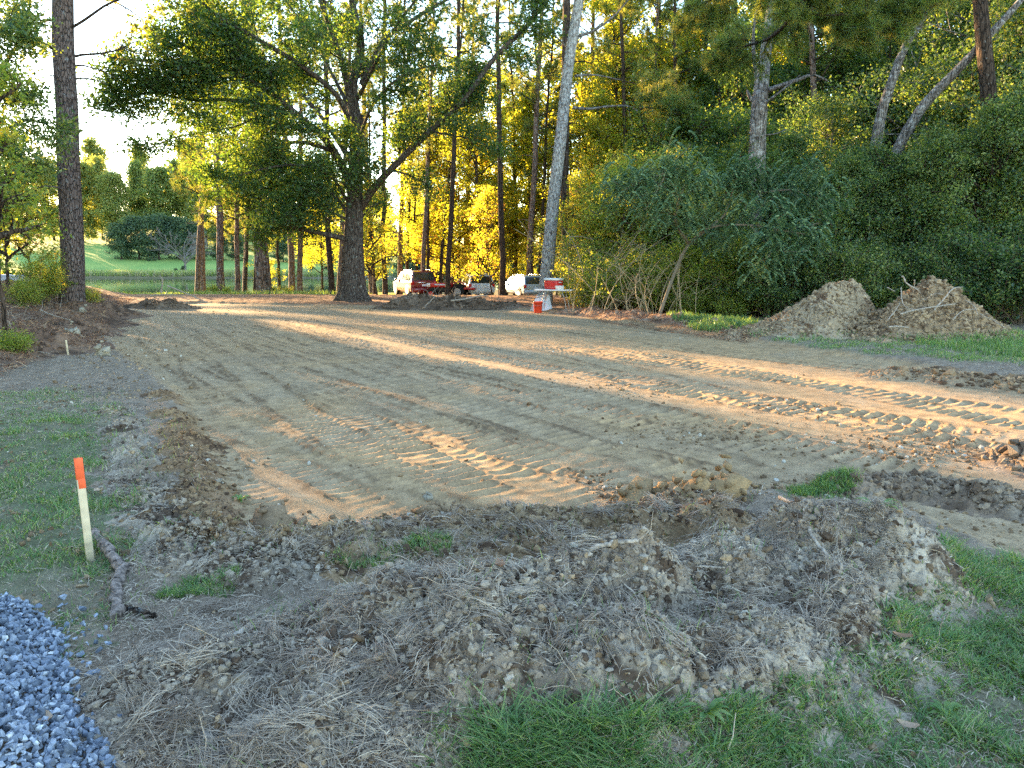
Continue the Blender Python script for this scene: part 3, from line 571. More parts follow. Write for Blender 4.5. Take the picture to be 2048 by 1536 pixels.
for px, d, s in [(428, 46, .4), (455, 44, .3), (548, 45, .3), (575, 47, .35), (1380, 23.5, .5)]:
    o = inst(bushes[0], px, d, s, _rs.random() * 6.28); tag(o, 'small leafy plant on the strip before the pond', 'plant', 'small plants by the pond')
# far side of the pond
for px, d, k, s in [(175, 215, 0, 1.15), (215, 222, 1, .95), (250, 214, 0, 1.0), (290, 226, 1, .9), (330, 220, 0, 1.1), (370, 228, 1, .95), (420, 222, 0, 1.1), (470, 230, 0, 1.0), (520, 224, 1, .8), (570, 230, 0, 1.05), (620, 222, 0, 1.0), (670, 230, 0, 1.1), (720, 224, 0, 1), (770, 230, 1, .9), (830, 222, 0, 1.0), (890, 226, 0, 1.1), (60, 212, 1, 1), (120, 220, 0, 1.2), (0, 210, 0, 1.1), (1000, 228, 0, 1.1), (1150, 226, 0, 1.1), (400, 250, 1, 1.2), (300, 252, 1, 1.1), (500, 255, 1, 1.15), (210, 250, 1, 1.2)]:
    o = inst(far[k], px, d, s, _rs.random() * 6.28); tag(o, 'hazy yellow green tree in the treeline beyond the meadow', 'tree', 'treeline beyond the meadow')
for px, d, s in [(250, 178, .75), (285, 180, .9), (325, 182, .95), (365, 184, .9), (400, 186, .8), (570, 196, .7), (620, 198, .75), (660, 200, .8), (720, 200, .75), (780, 200, .9), (840, 200, .9), (480, 192, .55), (445, 190, .6)]:
    o = inst(far[2], px, d, s, _rs.random() * 6.28); tag(o, 'dark rounded shrub mass at the back of the meadow', 'shrub', 'dark shrubs at the back of the meadow')
for px, s in [(372, .16), (355, .12), (590, .16), (625, .17), (655, .16), (560, .13), (690, .16), (330, .09), (300, .08)]:
    o = inst(far[2], px, 150, s, _rs.random() * 6.28); tag(o, 'low green bush on the far bank of the pond', 'bush', 'bushes on the far bank')
# ---- bare tree on the far bank
def bare_tree():
    S = Sk(300); root = empty('bare_tree'); p = P(370, 530, 150)
    pts = np.array([[0, 0, -.5], [0, 0, 1.5], [.1, 0, 3.0]]); tube(S.w, pts, [.28, .22, .2], 7)
    for i in range(9):
        a = i * 2.4; grow(S, (0, 0, 2 + .15 * i), (math.cos(a) * 1.1, math.sin(a) * 1.1, .9), 6.5, .12, 3, 5, .5, .12, .03, .6, 2, 6, .3, .025, .2)
    S.w.build('trunk', M['bare'], root); root.location = (p[0], 150, gz1(p[0], 150)); tag(root, 'leafless pale tree on the far bank of the pond', 'tree')
bare_tree()
# ---- unseen trees added in the west for shade; crowns cut to light these patches
STREAK = [GP(q) for q in [
 [(1480, 780), (2100, 812), (2500, 880), (2400, 990), (1950, 925), (1600, 862)],
 [(525, 634), (600, 636), (880, 688), (1180, 735), (1500, 775), (1800, 806), (2300, 850), (2300, 925), (1900, 888), (1700, 845), (1400, 795), (1150, 752), (900, 712), (640, 662)],
 [(450, 903), (530, 910), (660, 953), (775, 1010), (650, 1036), (555, 1012)], [(690, 806), (760, 826), (920, 905), (1010, 968), (1010, 1000), (930, 985), (800, 890)], [(540, 850), (600, 845), (780, 905), (790, 925), (700, 905)],
 [(930, 755), (990, 758), (1200, 806), (1140, 812)], [(250, 650), (290, 652), (330, 690), (290, 690)], [(640, 740), (690, 742), (860, 800), (820, 806)], [(1150, 690), (1250, 692), (1600, 740), (1500, 742)], [(880, 840), (930, 845), (1090, 915), (1050, 920)], [(1080, 885), (1120, 890), (1260, 975), (1240, 990)], [(700, 615), (760, 616), (1120, 645), (1090, 650)], [(1480, 985), (1440, 1080), (1480, 1090), (1540, 1000)], [(1710, 960), (1750, 965), (1740, 1000), (1700, 990)],
 [(1820, 1180), (2300, 1260), (2300, 1330), (1980, 1270)], [(1150, 603), (1500, 655), (2400, 670), (2400, 690), (1800, 682), (1400, 668)], [(-300, 596), (1100, 598), (1100, 608), (500, 603), (-300, 606)], [(330, 610), (500, 615), (520, 622), (340, 618)], [(1300, 985), (1340, 975), (1460, 985), (1440, 1000), (1320, 1010)]]]
SHADEREG = GP([(-600, 598), (1130, 600), (1500, 640), (3500, 700), (4500, 1600), (1500, 4000), (-1500, 4000), (-3500, 1500)])
def sunslips(W):
    """leaves to keep; those that would shade the chosen sun patches are cut"""
    t = (W[:, 2] + .09) / SUN[2]; gx = W[:, 0] - SUN[0] * t; gy = W[:, 1] - SUN[1] * t; keep = np.ones(len(W), bool); wx = (fbm(gx, gy, 1.3, 3, 7) - .5) * .25
    for p in STREAK:
        bb = (gx > p[:, 0].min() - .5) & (gx < p[:, 0].max() + .5) & (gy > p[:, 1].min() - .5) & (gy < p[:, 1].max() + .5)
        if bb.any(): k = np.ones(len(W), bool); k[bb] = sdpoly(gx[bb] + wx[bb], gy[bb] + wx[bb], p) > .20; keep &= k
    return keep
# ---- big pine on the left bank
def big_pine():
    o = make_pine(400, 22, .34, .45, 34, 6, 'bark_big', .62, .25, 3.4, trunk_k=28, flare=1.28, k=16, tuft=.2, name='pine_tree', lo=7.0); place(o, 143, 24, 1, 1.0, 127)
    tag(o, 'massive pine with plated grey bark on the left bank', 'tree')
    S = Sk(410)
    def P3(q): return [P(a, b, d) for a, b, d in q]
    # green leafy boughs crossing the trunk and left edge
    r2 = empty('shade_tree', (P(-40, 600, 20)[0], 20, gz1(P(-40, 600, 20)[0], 20))); base = np.array(r2.location)
    tr = MB(); tube(tr, np.array(P3([(-50, 640, 20), (-45, 400, 20), (-30, 250, 20), (-20, 100, 20), (-20, -200, 20)])) - base, [.16, .14, .12, .1, .06], 9)
    L = [[(-30, 320, 20), (10, 265, 20), (50, 240, 20.5), (95, 250, 21), (125, 275, 21)], [(-30, 200, 20), (10, 130, 20), (45, 70, 20), (60, 20, 20)], [(-30, 330, 20), (0, 300, 19.5), (35, 320, 19), (60, 350, 19)],
         [(-30, 160, 20), (15, 190, 20.5), (60, 200, 21)], [(-30, 420, 20), (10, 390, 19), (40, 400, 19)], [(-30, 100, 20), (5, 60, 19), (30, 50, 19), (50, 60, 19)]]
    for q in L:
        pt = spline(np.array(P3(q)) - base, 12); tube(tr, pt, np.linspace(.06, .012, 12), 6); branch_on(S, pt, 2.3, np.linspace(.05, .012, 12), 2, 9, .32, .2, -.02, .8, .15, 5, .12, .005, .1)
    tr.build('trunk', M['bark_dark'], r2); S.w.build('branches', M['bark_dark'], r2); mb = MB(); C = cloud(S.C, 14, .2, S.rng); C = C[sunslips(C + base)]; leaves(mb, C, .095, S.rng, .5); mb.build('crown', M['dark'], r2, smooth=False)
    tag(r2, 'dark leafy tree reaching in from the left edge past the massive pine', 'tree')
    sl = make_hardwood(420, 4.9, .040, 1.9, 16, 1.0, .075, 8, .16, 'bush', 'bark_dark', .3, 'slender_tree', .02, .16, at=(P(8, 600, 14.5)[0], 14.5)); place(sl, 8, 14.5, 1, 0); tag(sl, 'slender young tree with yellow leaves at the left edge of the bank', 'tree')
    for k, (px, d, s) in enumerate([(15, 28, .8), (62, 36, .8)]):
        o = place(make_hardwood(440 + k, 6.5 * s, .05, .8, 20, 1.7, .10, 8, .18, 'gold', 'bark_dark', .4, 'young_tree', .05, .18, at=(P(px, 600, d)[0], d)), px, d); tag(o, 'yellow green young tree behind the left bank', 'tree', 'young trees behind the left bank')
big_pine()
# ---- spreading oak
def oak():
    base = np.array([P(705, 600, 33)[0], 33, gz1(P(705, 600, 33)[0], 33)]); root = empty('spreading_oak', base); S = Sk(500); tr = MB()
    def L(q): return np.array([P(a, b, d) for a, b, d in q]) - base
    def limb(q, r0, r1, n=20, dep=2, nch=12, bl=3.4, tm=.25, dens=.12, up=-.0, k=7, sp=.85):
        pt = spline(L(q), n); rr = np.linspace(r0, r1, n) * .74; tube(tr, pt, rr, k, jit=.1, rng=S.rng)
        if dep: branch_on(S, pt, bl * 1.1, rr * .6, dep, int(nch * 1.15), .5, .18, up, sp, .15, 5, dens, .006, tm)
    tk = L([(705, 612, 33), (705, 560, 33), (706, 500, 33), (709, 430, 33), (711, 360, 33), (713, 290, 33), (713, 230, 33)]); tk = spline(tk, 40)
    z = tk[:, 2]; rad = np.interp(z, [-.5, 0, .4, 1, 2.2, 4.5, 8], [.94, .80, .60, .49, .42, .32, .26])
    T = MB(); th = np.arange(36) * 2 * math.pi / 36; fl = np.exp(-np.clip(z, 0, 9) / .8)[:, None]
    rr = rad[:, None] * (1 + .13 * fl * np.cos(5 * th + 1)[None] + .05 * np.sin(3 * th + z[:, None]) + .025 * np.sin(11 * th)[None])
    V = tk[:, None, :] + np.stack([rr * np.cos(th), rr * np.sin(th), np.zeros_like(rr)], -1); n = len(tk); i = np.arange(n - 1)[:, None] * 36; j = np.arange(36)[None]; j2 = (j + 1) % 36
    tr.add(V.reshape(-1, 3), np.stack([i + j, i + j2, i + 36 + j2, i + 36 + j], -1).reshape(-1, 4))
    limb([(713, 240, 33), (706, 170, 33), (722, 90, 33), (704, 0, 33), (690, -150, 33)], .32, .14, dep=2, nch=8, bl=2.6)
    limb([(708, 250, 33), (690, 150, 32.6), (672, 90, 32), (640, 0, 31), (600, -110, 30)], .2, .09, nch=9, bl=2.6)
    limb([(722, 415, 33), (745, 380, 32.6), (790, 330, 32), (860, 262, 31.5), (930, 195, 31), (990, 115, 31), (1060, 45, 31), (1120, -40, 31)], .24, .08, n=26, nch=20, bl=3.0)
    limb([(722, 170, 33), (745, 120, 33), (775, 75, 33.5), (840, 30, 34), (900, -5, 34), (960, -60, 34)], .15, .07, nch=8, bl=2.4)
    limb([(702, 370, 33), (660, 290, 32), (600, 235, 31), (540, 185, 30), (480, 150, 29), (410, 115, 28.5), (340, 75, 28)], .24, .06, nch=22, bl=3.6, n=26)
    limb([(660, 300, 32), (610, 285, 32.5), (560, 290, 33), (510, 320, 33.5), (460, 345, 34), (420, 370, 34)], .13, .03, nch=14, bl=2.6)
    limb([(600, 235, 31), (540, 215, 30), (460, 200, 29.5), (380, 200, 29), (300, 185, 28.5), (225, 205, 28)], .13, .03, nch=18, bl=2.9)
    limb([(700, 480, 33), (650, 468, 32.5), (600, 458, 32), (550, 447, 31.6), (520, 455, 31.5)], .16, .05, nch=12, bl=2.2, k=8)
    limb([(700, 430, 33), (660, 385, 33.5), (610, 365, 34), (560, 370, 34), (510, 390, 34)], .13, .03, nch=16, bl=2.8)
    limb([(702, 400, 33), (690, 370, 34), (640, 350, 35.5), (590, 340, 36)], .1, .03, nch=12, bl=2.8)
    limb([(712, 300, 33), (680, 200, 31.5), (600, 130, 30), (500, 70, 28.5), (420, 20, 28), (360, -40, 28)], .17, .05, nch=18, bl=3.4)
    limb([(706, 330, 33), (640, 230, 34), (560, 150, 35), (480, 90, 35), (420, 50, 35)], .16, .05, nch=16, bl=3.4)
    limb([(400, 118, 28.5), (340, 130, 28), (280, 130, 27.5), (230, 120, 27)], .06, .02, nch=10, bl=2.2)
    limb([(712, 300, 33), (740, 220, 31.5), (780, 170, 30.5), (830, 140, 30), (880, 130, 29.6)], .1, .03, nch=12, bl=2.6)
    limb([(705, 230, 33), (660, 140, 34.5), (620, 70, 35.5), (570, 0, 36), (520, -60, 36)], .12, .04, nch=14, bl=3.0)
    limb([(714, 200, 33), (760, 110, 31), (800, 40, 30), (850, -20, 29.5)], .11, .04, nch=12, bl=2.8)
    limb([(700, 440, 33), (650, 420, 31.8), (600, 410, 31), (550, 415, 30.5)], .08, .02, nch=14, bl=2.0, k=6)
    limb([(700, 410, 33), (660, 350, 31.5), (600, 330, 30.5), (540, 335, 30), (480, 350, 29.5), (430, 360, 29.3)], .09, .02, nch=16, bl=2.2, k=6)
    limb([(706, 420, 33), (715, 380, 31.8), (725, 350, 31.2), (740, 330, 30.8)], .05, .02, nch=9, bl=1.5, k=6)
    limb([(711, 330, 33), (700, 300, 31.6), (690, 270, 31)], .05, .02, nch=9, bl=1.6, k=6)
    limb([(540, 215, 30), (480, 250, 29.5), (420, 262, 29), (350, 275, 28.6), (290, 300, 28.4)], .06, .02, nch=12, bl=2.0, k=6)
    limb([(480, 150, 29), (400, 165, 28.5), (320, 160, 28), (250, 165, 27.8)], .06, .02, nch=11, bl=2.0, k=6)
    limb([(860, 262, 31.5), (900, 270, 31), (950, 280, 30.6), (990, 300, 30.4)], .06, .02, nch=9, bl=1.6, k=6)
    limb([(712, 460, 33), (735, 420, 34), (770, 400, 35)], .07, .02, nch=6, bl=1.8)
    tr.build('trunk', M['bark_oak'], root); S.w.build('branches', M['bark_oak'], root)
    mb = MB(); C = cloud(S.C, 8, .30, S.rng, .5); leaves(mb, C, .105, S.rng, .6); mb.build('crown', M['green'], root, smooth=False); print('oak leaves', len(C))
    tag(root, 'large spreading oak with thick flared trunk and long arching limbs', 'tree')
    pr = MB(); a = P(682, 597, 32.4); b = P(697, 508, 32.9); tube(pr, [a - [0, 0, .1], (a + b) / 2 + [.02, 0, 0], b], [.085, .075, .06], 8, cap=True); tag(pr.build('wooden_pole', M['bark_oak']), 'thick weathered pole leaning against the left side of the oak', 'pole')
oak()
# ---- leaning pale pine
def leaning():
    d = 31; b = np.array([P(1092, 600, d)[0], d, gz1(P(1092, 600, d)[0], d)]); root = empty('pine_tree', b); tr = MB(); rng = np.random.default_rng(3)
    pt = spline(np.array([P(1088, 620, d), P(1093, 560, d), P(1105, 420, d), P(1120, 290, d), P(1137, 130, d), P(1158, 0, d), P(1185, -200, d)]) - b, 40); z = pt[:, 2]
    tube(tr, pt, np.interp(z, [-.4, 0, .5, 3, 11, 18], [.42, .35, .29, .25, .19, .13]), 20, jit=.04, rng=rng); tr.build('trunk', M['bark_lean'], root)
    br = MB()
    for q, r in [([(1145, 215, d), (1180, 218, d), (1215, 213, d - .5), (1255, 212, d - .8), (1275, 222, d - 1)], .06), ([(1150, 75, d), (1190, 60, d), (1230, 30, d), (1260, -5, d)], .06), ([(1150, 152, d), (1190, 150, d + .5), (1240, 160, d + 1)], .05), ([(1140, 100, d), (1100, 60, d + .5), (1075, 20, d + 1)], .035), ([(1255, 212, d - .8), (1262, 240, d - .8), (1268, 275, d - .8)], .02)]:
        tube(br, spline(np.array([P(*a) for a in q]) - b, 12), np.linspace(r, r * .35, 12), 6)
    br.build('dead_branches', M['bark_pale'], root); S = Sk(33)
    for q, nch in [([(1230, 30, d), (1260, -5, d), (1300, -30, d)], 10), ([(1240, 160, d + 1), (1300, 175, d + 1), (1350, 190, d + 1)], 10), ([(1275, 222, d - 1), (1300, 215, d - 1), (1360, 230, d - 1)], 14), ([(1300, 240, d), (1330, 250, d), (1370, 262, d)], 14)]:
        pt = spline(np.array([P(*a) for a in q]) - b, 8); tube(S.w, pt, .02, 4); branch_on(S, pt, 2.0, np.full(8, .02), 2, nch, .5, .15, .06, .8, .2, 5, .16, .006, .1)
    S.w.build('branches', M['bark_dark'], root); mb = MB(); needles(mb, np.concatenate(S.C), np.concatenate(S.D), S.rng, 18, .22, .009); mb.build('crown', M['needle'], root, smooth=False)
    tag(root, 'pale lichened pine leaning right beside the folding table', 'tree')
leaning()
# ---- broken snag and leaning trunks on the right, needle boughs overhead
def rights():
    def T(name, q, rad, bark, label, extra=(), nn=30):
        b = np.array([P(*q[0])[0], q[0][2], gz1(P(*q[0])[0], q[0][2])]); root = empty(name, b); tr = MB(); rng = np.random.default_rng(7)
        pt = spline(np.array([P(*a) for a in q]) - b, nn); tube(tr, pt, np.interp(np.linspace(0, 1, nn), np.linspace(0, 1, len(rad)), rad), 16, jit=.1, rng=rng)
        for e, r in extra: tube(tr, spline(np.array([P(*a) for a in e]) - b, 14), np.linspace(r, r * .3, 14), 7)
        tr.build('trunk', M[bark], root); tag(root, label, 'tree'); return root, b
    T('dead_snag', [(1500, 625, 25.5), (1505, 480, 25.5), (1514, 300, 25.5), (1520, 200, 25.5), (1532, 100, 25.5), (1545, 0, 25.5), (1550, -120, 25.5)], [.36, .30, .27, .25, .17, .15, .12], 'bark_pale', 'broken grey tree with a split silvery trunk and dead side limbs above the mimosa',
      [([(1525, 185, 25.5), (1560, 172, 25.2), (1595, 160, 25), (1625, 150, 25), (1655, 162, 25)], .09), ([(1512, 205, 25.5), (1500, 195, 25.5), (1494, 180, 25.5)], .1), ([(1516, 190, 25.5), (1510, 130, 25.6), (1506, 80, 25.6), (1512, 20, 25.6)], .09), ([(1522, 210, 25.4), (1545, 195, 25.2), (1580, 168, 25), (1600, 150, 25)], .05), ([(1525, 270, 25.4), (1550, 268, 25.2), (1575, 258, 25)], .03)])
    T('leaning_tree', [(1700, 640, 25.5), (1735, 420, 25.5), (1758, 250, 25.3), (1785, 160, 25), (1812, 90, 24.8), (1850, 30, 24.5), (1900, -80, 24)], [.22, .18, .16, .135, .115, .09, .07], 'bark_pale', 'pale trunk leaning right above the left dirt pile, left of the two leaning trunks')
    T('leaning_tree', [(1690, 645, 25.5), (1740, 440, 25.5), (1790, 310, 25.3), (1845, 215, 25), (1915, 140, 24.6), (1975, 75, 24.2), (2060, -20, 24)], [.23, .20, .175, .15, .13, .105, .08], 'bark_pale', 'heavier pale trunk slanting right, right of the two leaning trunks')
    # pine boughs hanging in from the top
    r = empty('pine_tree', (P(1880, 620, 23)[0], 23, gz1(P(1880, 620, 23)[0], 23))); b = np.array(r.location); S = Sk(77); tr = MB()
    tube(tr, spline(np.array([P(1990, 640, 24), P(1985, 300, 24), P(1960, 0, 24), P(1950, -200, 24)]) - b, 20), np.linspace(.28, .15, 20), 12)
    for q, nch in [([(1960, -60, 24), (1850, -20, 22), (1760, 10, 21), (1680, 30, 20.5), (1600, 25, 20)], 26), ([(1955, -120, 24), (1800, -80, 21), (1650, -60, 19), (1500, -30, 18), (1400, 10, 18)], 26), ([(1960, -40, 24), (1900, -20, 22), (1830, 40, 21), (1760, 60, 21)], 18), ([(1650, -60, 19), (1560, 60, 21), (1500, 90, 22), (1440, 100, 22)], 16)]:
        pt = spline(np.array([P(*a) for a in q]) - b, 14); tube(tr, pt, np.linspace(.07, .015, 14), 6); branch_on(S, pt, 2.6, np.full(14, .02), 2, nch, .42, .16, .0, .8, .2, 5, .17, .006, .2)
    tr.build('trunk', M['bark_dark'], r); S.w.build('branches', M['bark_dark'], r); mb = MB(); needles(mb, np.concatenate(S.C), np.concatenate(S.D), S.rng, 20, .2, .007); mb.build('crown', M['needle'], r, smooth=False)
    tag(r, 'tall pine on the right whose green needle boughs hang across the top', 'tree')
rights()
# ---- mimosa: feathery drooping fronds
def mimosa():
    d = 22.5; b = np.array([P(1322, 626, d)[0], d, gz1(P(1322, 626, d)[0], d)]); root = empty('mimosa_tree', b); tr = MB(); S = Sk(88); rng = S.rng
    def L(q): return spline(np.array([P(*a) for a in q]) - b, 14)
    limbs = [([(1318, 632, d), (1340, 570, d), (1362, 515, d), (1378, 488, d)], .055, .04, 0), ([(1378, 488, d), (1350, 440, d - .5), (1355, 400, d - 1), (1300, 360, d - 1.4), (1240, 385, d - 1.6)], .045, .01, 14), ([(1378, 488, d), (1400, 470, d), (1450, 430, d + .3), (1500, 390, d + .5), (1560, 340, d + .6)], .05, .012, 18),
             ([(1355, 410, d - 1), (1368, 370, d - 1), (1372, 340, d - 1)], .03, .01, 8), ([(1378, 488, d), (1420, 455, d - 1), (1500, 450, d - 1.5), (1560, 460, d - 1.8), (1620, 470, d - 2)], .04, .01, 16), ([(1450, 430, d + .3), (1470, 370, d), (1480, 330, d)], .03, .01, 12), ([(1300, 360, d - 1.4), (1330, 350, d - 1.8), (1290, 420, d - 2)], .02, .01, 10), ([(1500, 390, d + .5), (1580, 380, d), (1640, 400, d - .5)], .03, .01, 12), ([(1500, 450, d - 1.5), (1540, 500, d - 2), (1530, 520, d - 2)], .02, .008, 8)]
    tips = []
    for q, r0, r1, nch in limbs:
        pt = L(q); tube(tr, pt, np.linspace(r0, r1, 14), 7)
        if nch: branch_on(S, pt, 1.7, np.full(14, .012), 1, nch, .6, .15, .03, .9, .3, 5, .10, .005, .15)
    tr.build('trunk', M['mimwood'], root); S.w.build('branches', M['mimwood'], root); mb = MB(); C = np.repeat(np.concatenate(S.C), 3, 0); n = len(C)
    C = C + rng.normal(size=C.shape) * .20; a = rng.random(n) * 6.28; out = np.c_[np.cos(a), np.sin(a), np.full(n, .15)]; Lf = .20 + .12 * rng.random(n)
    for j in range(9):      # paired leaflets along a drooping frond
        t = (j + 1) / 9.0; c = C + out * (Lf * t)[:, None] + np.c_[np.zeros(n), np.zeros(n), -Lf * 1.1 * t * t]; side = np.c_[-np.sin(a), np.cos(a), np.zeros(n)]; w = .055 * math.sin(math.pi * min(t, .95)) + .02; dz = np.array([0, 0, -.035]); nx = out * .025
        for s in (-1, 1):
            V = np.stack([c - nx, c + nx, c + nx * .6 + side * s * w + dz, c - nx * .6 + side * s * w + dz], 1).reshape(-1, 3); mb.add(V, np.arange(4 * n).reshape(n, 4), np.repeat(rng.random(n), 4))
    mb.build('crown', M['mimosa'], root, smooth=False); tag(root, 'mimosa tree with bluish feathery fronds on a thin slanting trunk', 'tree')
mimosa()
# ---- cane thicket
def canes():
    rng = np.random.default_rng(9)
    for q in range(7):
        px = [1150, 1170, 1195, 1225, 1262, 1300, 1345][q]; d = 26.5 - q * .55; root = empty('cane_clump', (P(px, 600, d)[0], d, gz1(P(px, 600, d)[0], d))); mb = MB()
        for i in range(11):
            H = rng.uniform(1.2, 3.6) * (1 if q < 4 else .7); a = rng.normal() * .25 + (.12 if q < 4 else 0); bnd = rng.normal() * .35 + .2; x0 = rng.normal() * .35; y0 = rng.normal() * .35; t = np.linspace(0, 1, 9)
            pt = np.c_[x0 + a * H * t + bnd * H * t ** 2.2, y0 + rng.normal() * .15 * H * t, -.1 + H * t * (1 - .12 * t)]; r = rng.uniform(.007, .018) * (1.5 if i < 2 else 1); tube(mb, pt, np.linspace(r, r * .3, 9), 5)
            for k in range(5):
                s = rng.uniform(.35, .95); p0 = pt[int(s * 8)]; dr = unit(rng.normal(size=3) + [.3, 0, .3]); l = rng.uniform(.3, .9); tube(mb, [p0, p0 + dr * l * .5 + [0, 0, .03], p0 + dr * l - [0, 0, .06]], [r * .5, r * .35, .003], 3)
        mb.build('canes', M['cane'], root); tag(root, 'clump of bare pale canes at the edge of the woods by the table', 'shrub', 'bare cane clumps')
canes()
def west_shade_trees():  # added to block the sun; leaves left out where sun patches should fall
    rng = np.random.default_rng(12); spots = []
    for i, (x, y) in enumerate([(-24, 22), (-30, 17), (-29, 27), (-35, 33), (-22, 15.5), (-20, 11), (-19.5, 4), (-26, 8), (-33, 10), (-33, 22), (-39, 28), (-41, 39), (-46, 48), (-40, 18), (-17, -3), (-24, -2), (-50, 60), (-56, 72), (-63, 84), (-47, 33), (-60, 62), (-68, 78), (-72, 92), (-30, 3), (-16, -10), (-54, 50), (-23, -10), (-38, 4), (-69, 100), (-77, 108), (-64, 93), (-82, 98)]):
        H = 11 + 4 * rng.random() + .13 * max(0, y - 30); S = Sk(1000 + i); root = empty('hardwood_tree', (x, y, gz1(x, y))); pts, rad = wander_trunk(S.rng, H, .17, .6, taper=.25); tr = MB(); tube(tr, pts, rad, 8); tr.build('trunk', M['bark_dark'], root)
        far_ = y > 45; nb = 34
        for k in range(nb):
            t = (k + S.rng.random()) / nb; z = .6 + (H - .8) * t; a = k * 2.4; L = (4.6 if far_ else 3.8) * (1 - .45 * t ** 2) * (.6 + .7 * S.rng.random()); grow(S, tpt(pts, z), (math.cos(a), math.sin(a), .3), L, .05, 2, 4, .55, .18, .02, .8, .2, 5, .4, .008, .15)
        S.w.build('branches', M['bark_dark'], root); C = cloud(S.C, 6, .42, S.rng); W = C + np.array(root.location)
        keep = sunslips(W)
        mb = MB(); leaves(mb, C[keep], .36 if far_ else .25, S.rng, .8); mb.build('crown', M['gold' if i % 3 else 'green'], root, smooth=False)
        tag(root, 'added tree west of the clearing, mostly unseen, crown shaped to shade the pad', 'tree', 'woods west of the clearing')
west_shade_trees()

for g_, t_ in [('dark evergreen trees', 'dense dark green tree in the shaded woods behind the dirt piles, {}'), ('dark bushes behind the dirt piles', 'low dark bush at the foot of the shaded woods, {}'), ('thicket bushes', 'yellow green thicket bush under the mimosa, sunlight put in leaf colour, {}'), ('bare cane clumps', 'clump of bare pale canes between table and thicket, {}'),
               ('treeline beyond the meadow', 'hazy yellow green tree of the treeline beyond the meadow, {}'), ('pines deep in the woods', 'dark pine trunk deep among the golden trees, {}'), ('dark shrubs at the back of the meadow', 'dark rounded shrub at the back of the meadow, {}'), ('bushes on the far bank', 'low green bush on the far bank of the pond, {}'),
               ('slim trees by the pond', 'slim broadleaf tree between pond and spreading oak, {}'), ('small plants by the pond', 'small leafy plant on the sunny strip, {}'), ('dark shrubs far behind the golden woods', 'dark shrub far behind the golden woods, {}'), ('young trees behind the left bank', 'yellow green young tree behind the left bank, {}'),
               ('tall pines behind the oak', 'tall backlit pine rising behind the spreading oak, {}'), ('bushy pines behind the oak', 'bushy backlit pine behind the spreading oak, {}'), ('mixed trees at the upper right', 'green and gold tree behind the leaning pale trunks, {}'), ('leafy understory trees', 'leafy understory tree behind the canes, mimosa or dirt piles, {}')]: ordinals(g_, t_)
# ================================================================== MOUNDS, CLODS, LITTER, GRASS
def icos():
    import bmesh
    bm = bmesh.new(); bmesh.ops.create_icosphere(bm, subdivisions=2, radius=1); V = np.array([v.co[:] for v in bm.verts]); F = np.array([[v.index for v in f.verts] for f in bm.faces]); bm.free()
    bm = bmesh.new(); bmesh.ops.create_icosphere(bm, subdivisions=1, radius=1); V1 = np.array([v.co[:] for v in bm.verts]); F1 = np.array([[v.index for v in f.verts] for f in bm.faces]); bm.free(); return (V, F), (V1, F1)
ICO2, ICO1 = icos()
def rrot(rng, n):
    q = unit(rng.normal(size=(n, 4))); w, x, y, z = q.T
    return np.stack([np.stack([1 - 2 * (y * y + z * z), 2 * (x * y - z * w), 2 * (x * z + y * w)], -1), np.stack([2 * (x * y + z * w), 1 - 2 * (x * x + z * z), 2 * (y * z - x * w)], -1), np.stack([2 * (x * z - y * w), 2 * (y * z + x * w), 1 - 2 * (x * x + y * y)], -1)], 1)
def lumps(mb, C, S, rng, col=None, rough=.22, flat=.75, big=False, v=None):
    C = np.asarray(C, float); n = len(C)
    if n == 0: return
    V0, F0 = ICO2 if big else ICO1; m = len(V0)
    dirs = unit(rng.normal(size=(n, 6, 3))); rough = rough * 1.35; amp = rng.normal(size=(n, 6)) * rough
    rad = 1 + np.einsum('mk,nqk->nmq', V0, dirs).clip(0, 1) ** 2 @ amp[..., None]; rad = rad[..., 0] + rng.normal(size=(n, m)) * rough * .55
    V = V0[None] * rad[..., None] * (np.array([1, 1, flat]) * (1 + .25 * rng.normal(size=(n, 1, 3))).clip(.5, 1.6)); V = np.einsum('nij,nmj->nmi', rrot(rng, n), V); V[..., 2] *= .85
    V = V * np.asarray(S).reshape(-1, 1, 1) + C[:, None, :]
    F = (F0[None] + (np.arange(n) * m)[:, None, None]).reshape(-1, 3)
    mb.add(V.reshape(-1, 3), F, None if v is None else np.repeat(v, m), None if col is None else np.repeat(col, m, 0))
GRAVEL = GP([(-120, 1195), (30, 1208), (75, 1235), (128, 1290), (130, 1340), (150, 1390), (140, 1420), (190, 1470), (240, 1530), (330, 1640), (-500, 1900)])
MND = []
def hsum(x, y, bumps):
    h = np.zeros_like(x)
    for bx, by, hh, r in bumps: h = h + (hh * np.exp(-((x - bx) ** 2 + (y - by) ** 2) / (r * r))) ** 3
    return h ** (1 / 3.)
def surf(x, y):
    x = np.atleast_1d(x).astype(float); y = np.atleast_1d(y).astype(float); z = gz(x, y, True)
    for (b, f) in MND:
        m = (x > b[0]) & (x < b[1]) & (y > b[2]) & (y < b[3])
        if m.any(): z[m] += np.maximum(f(x[m], y[m]), 0)
    return z
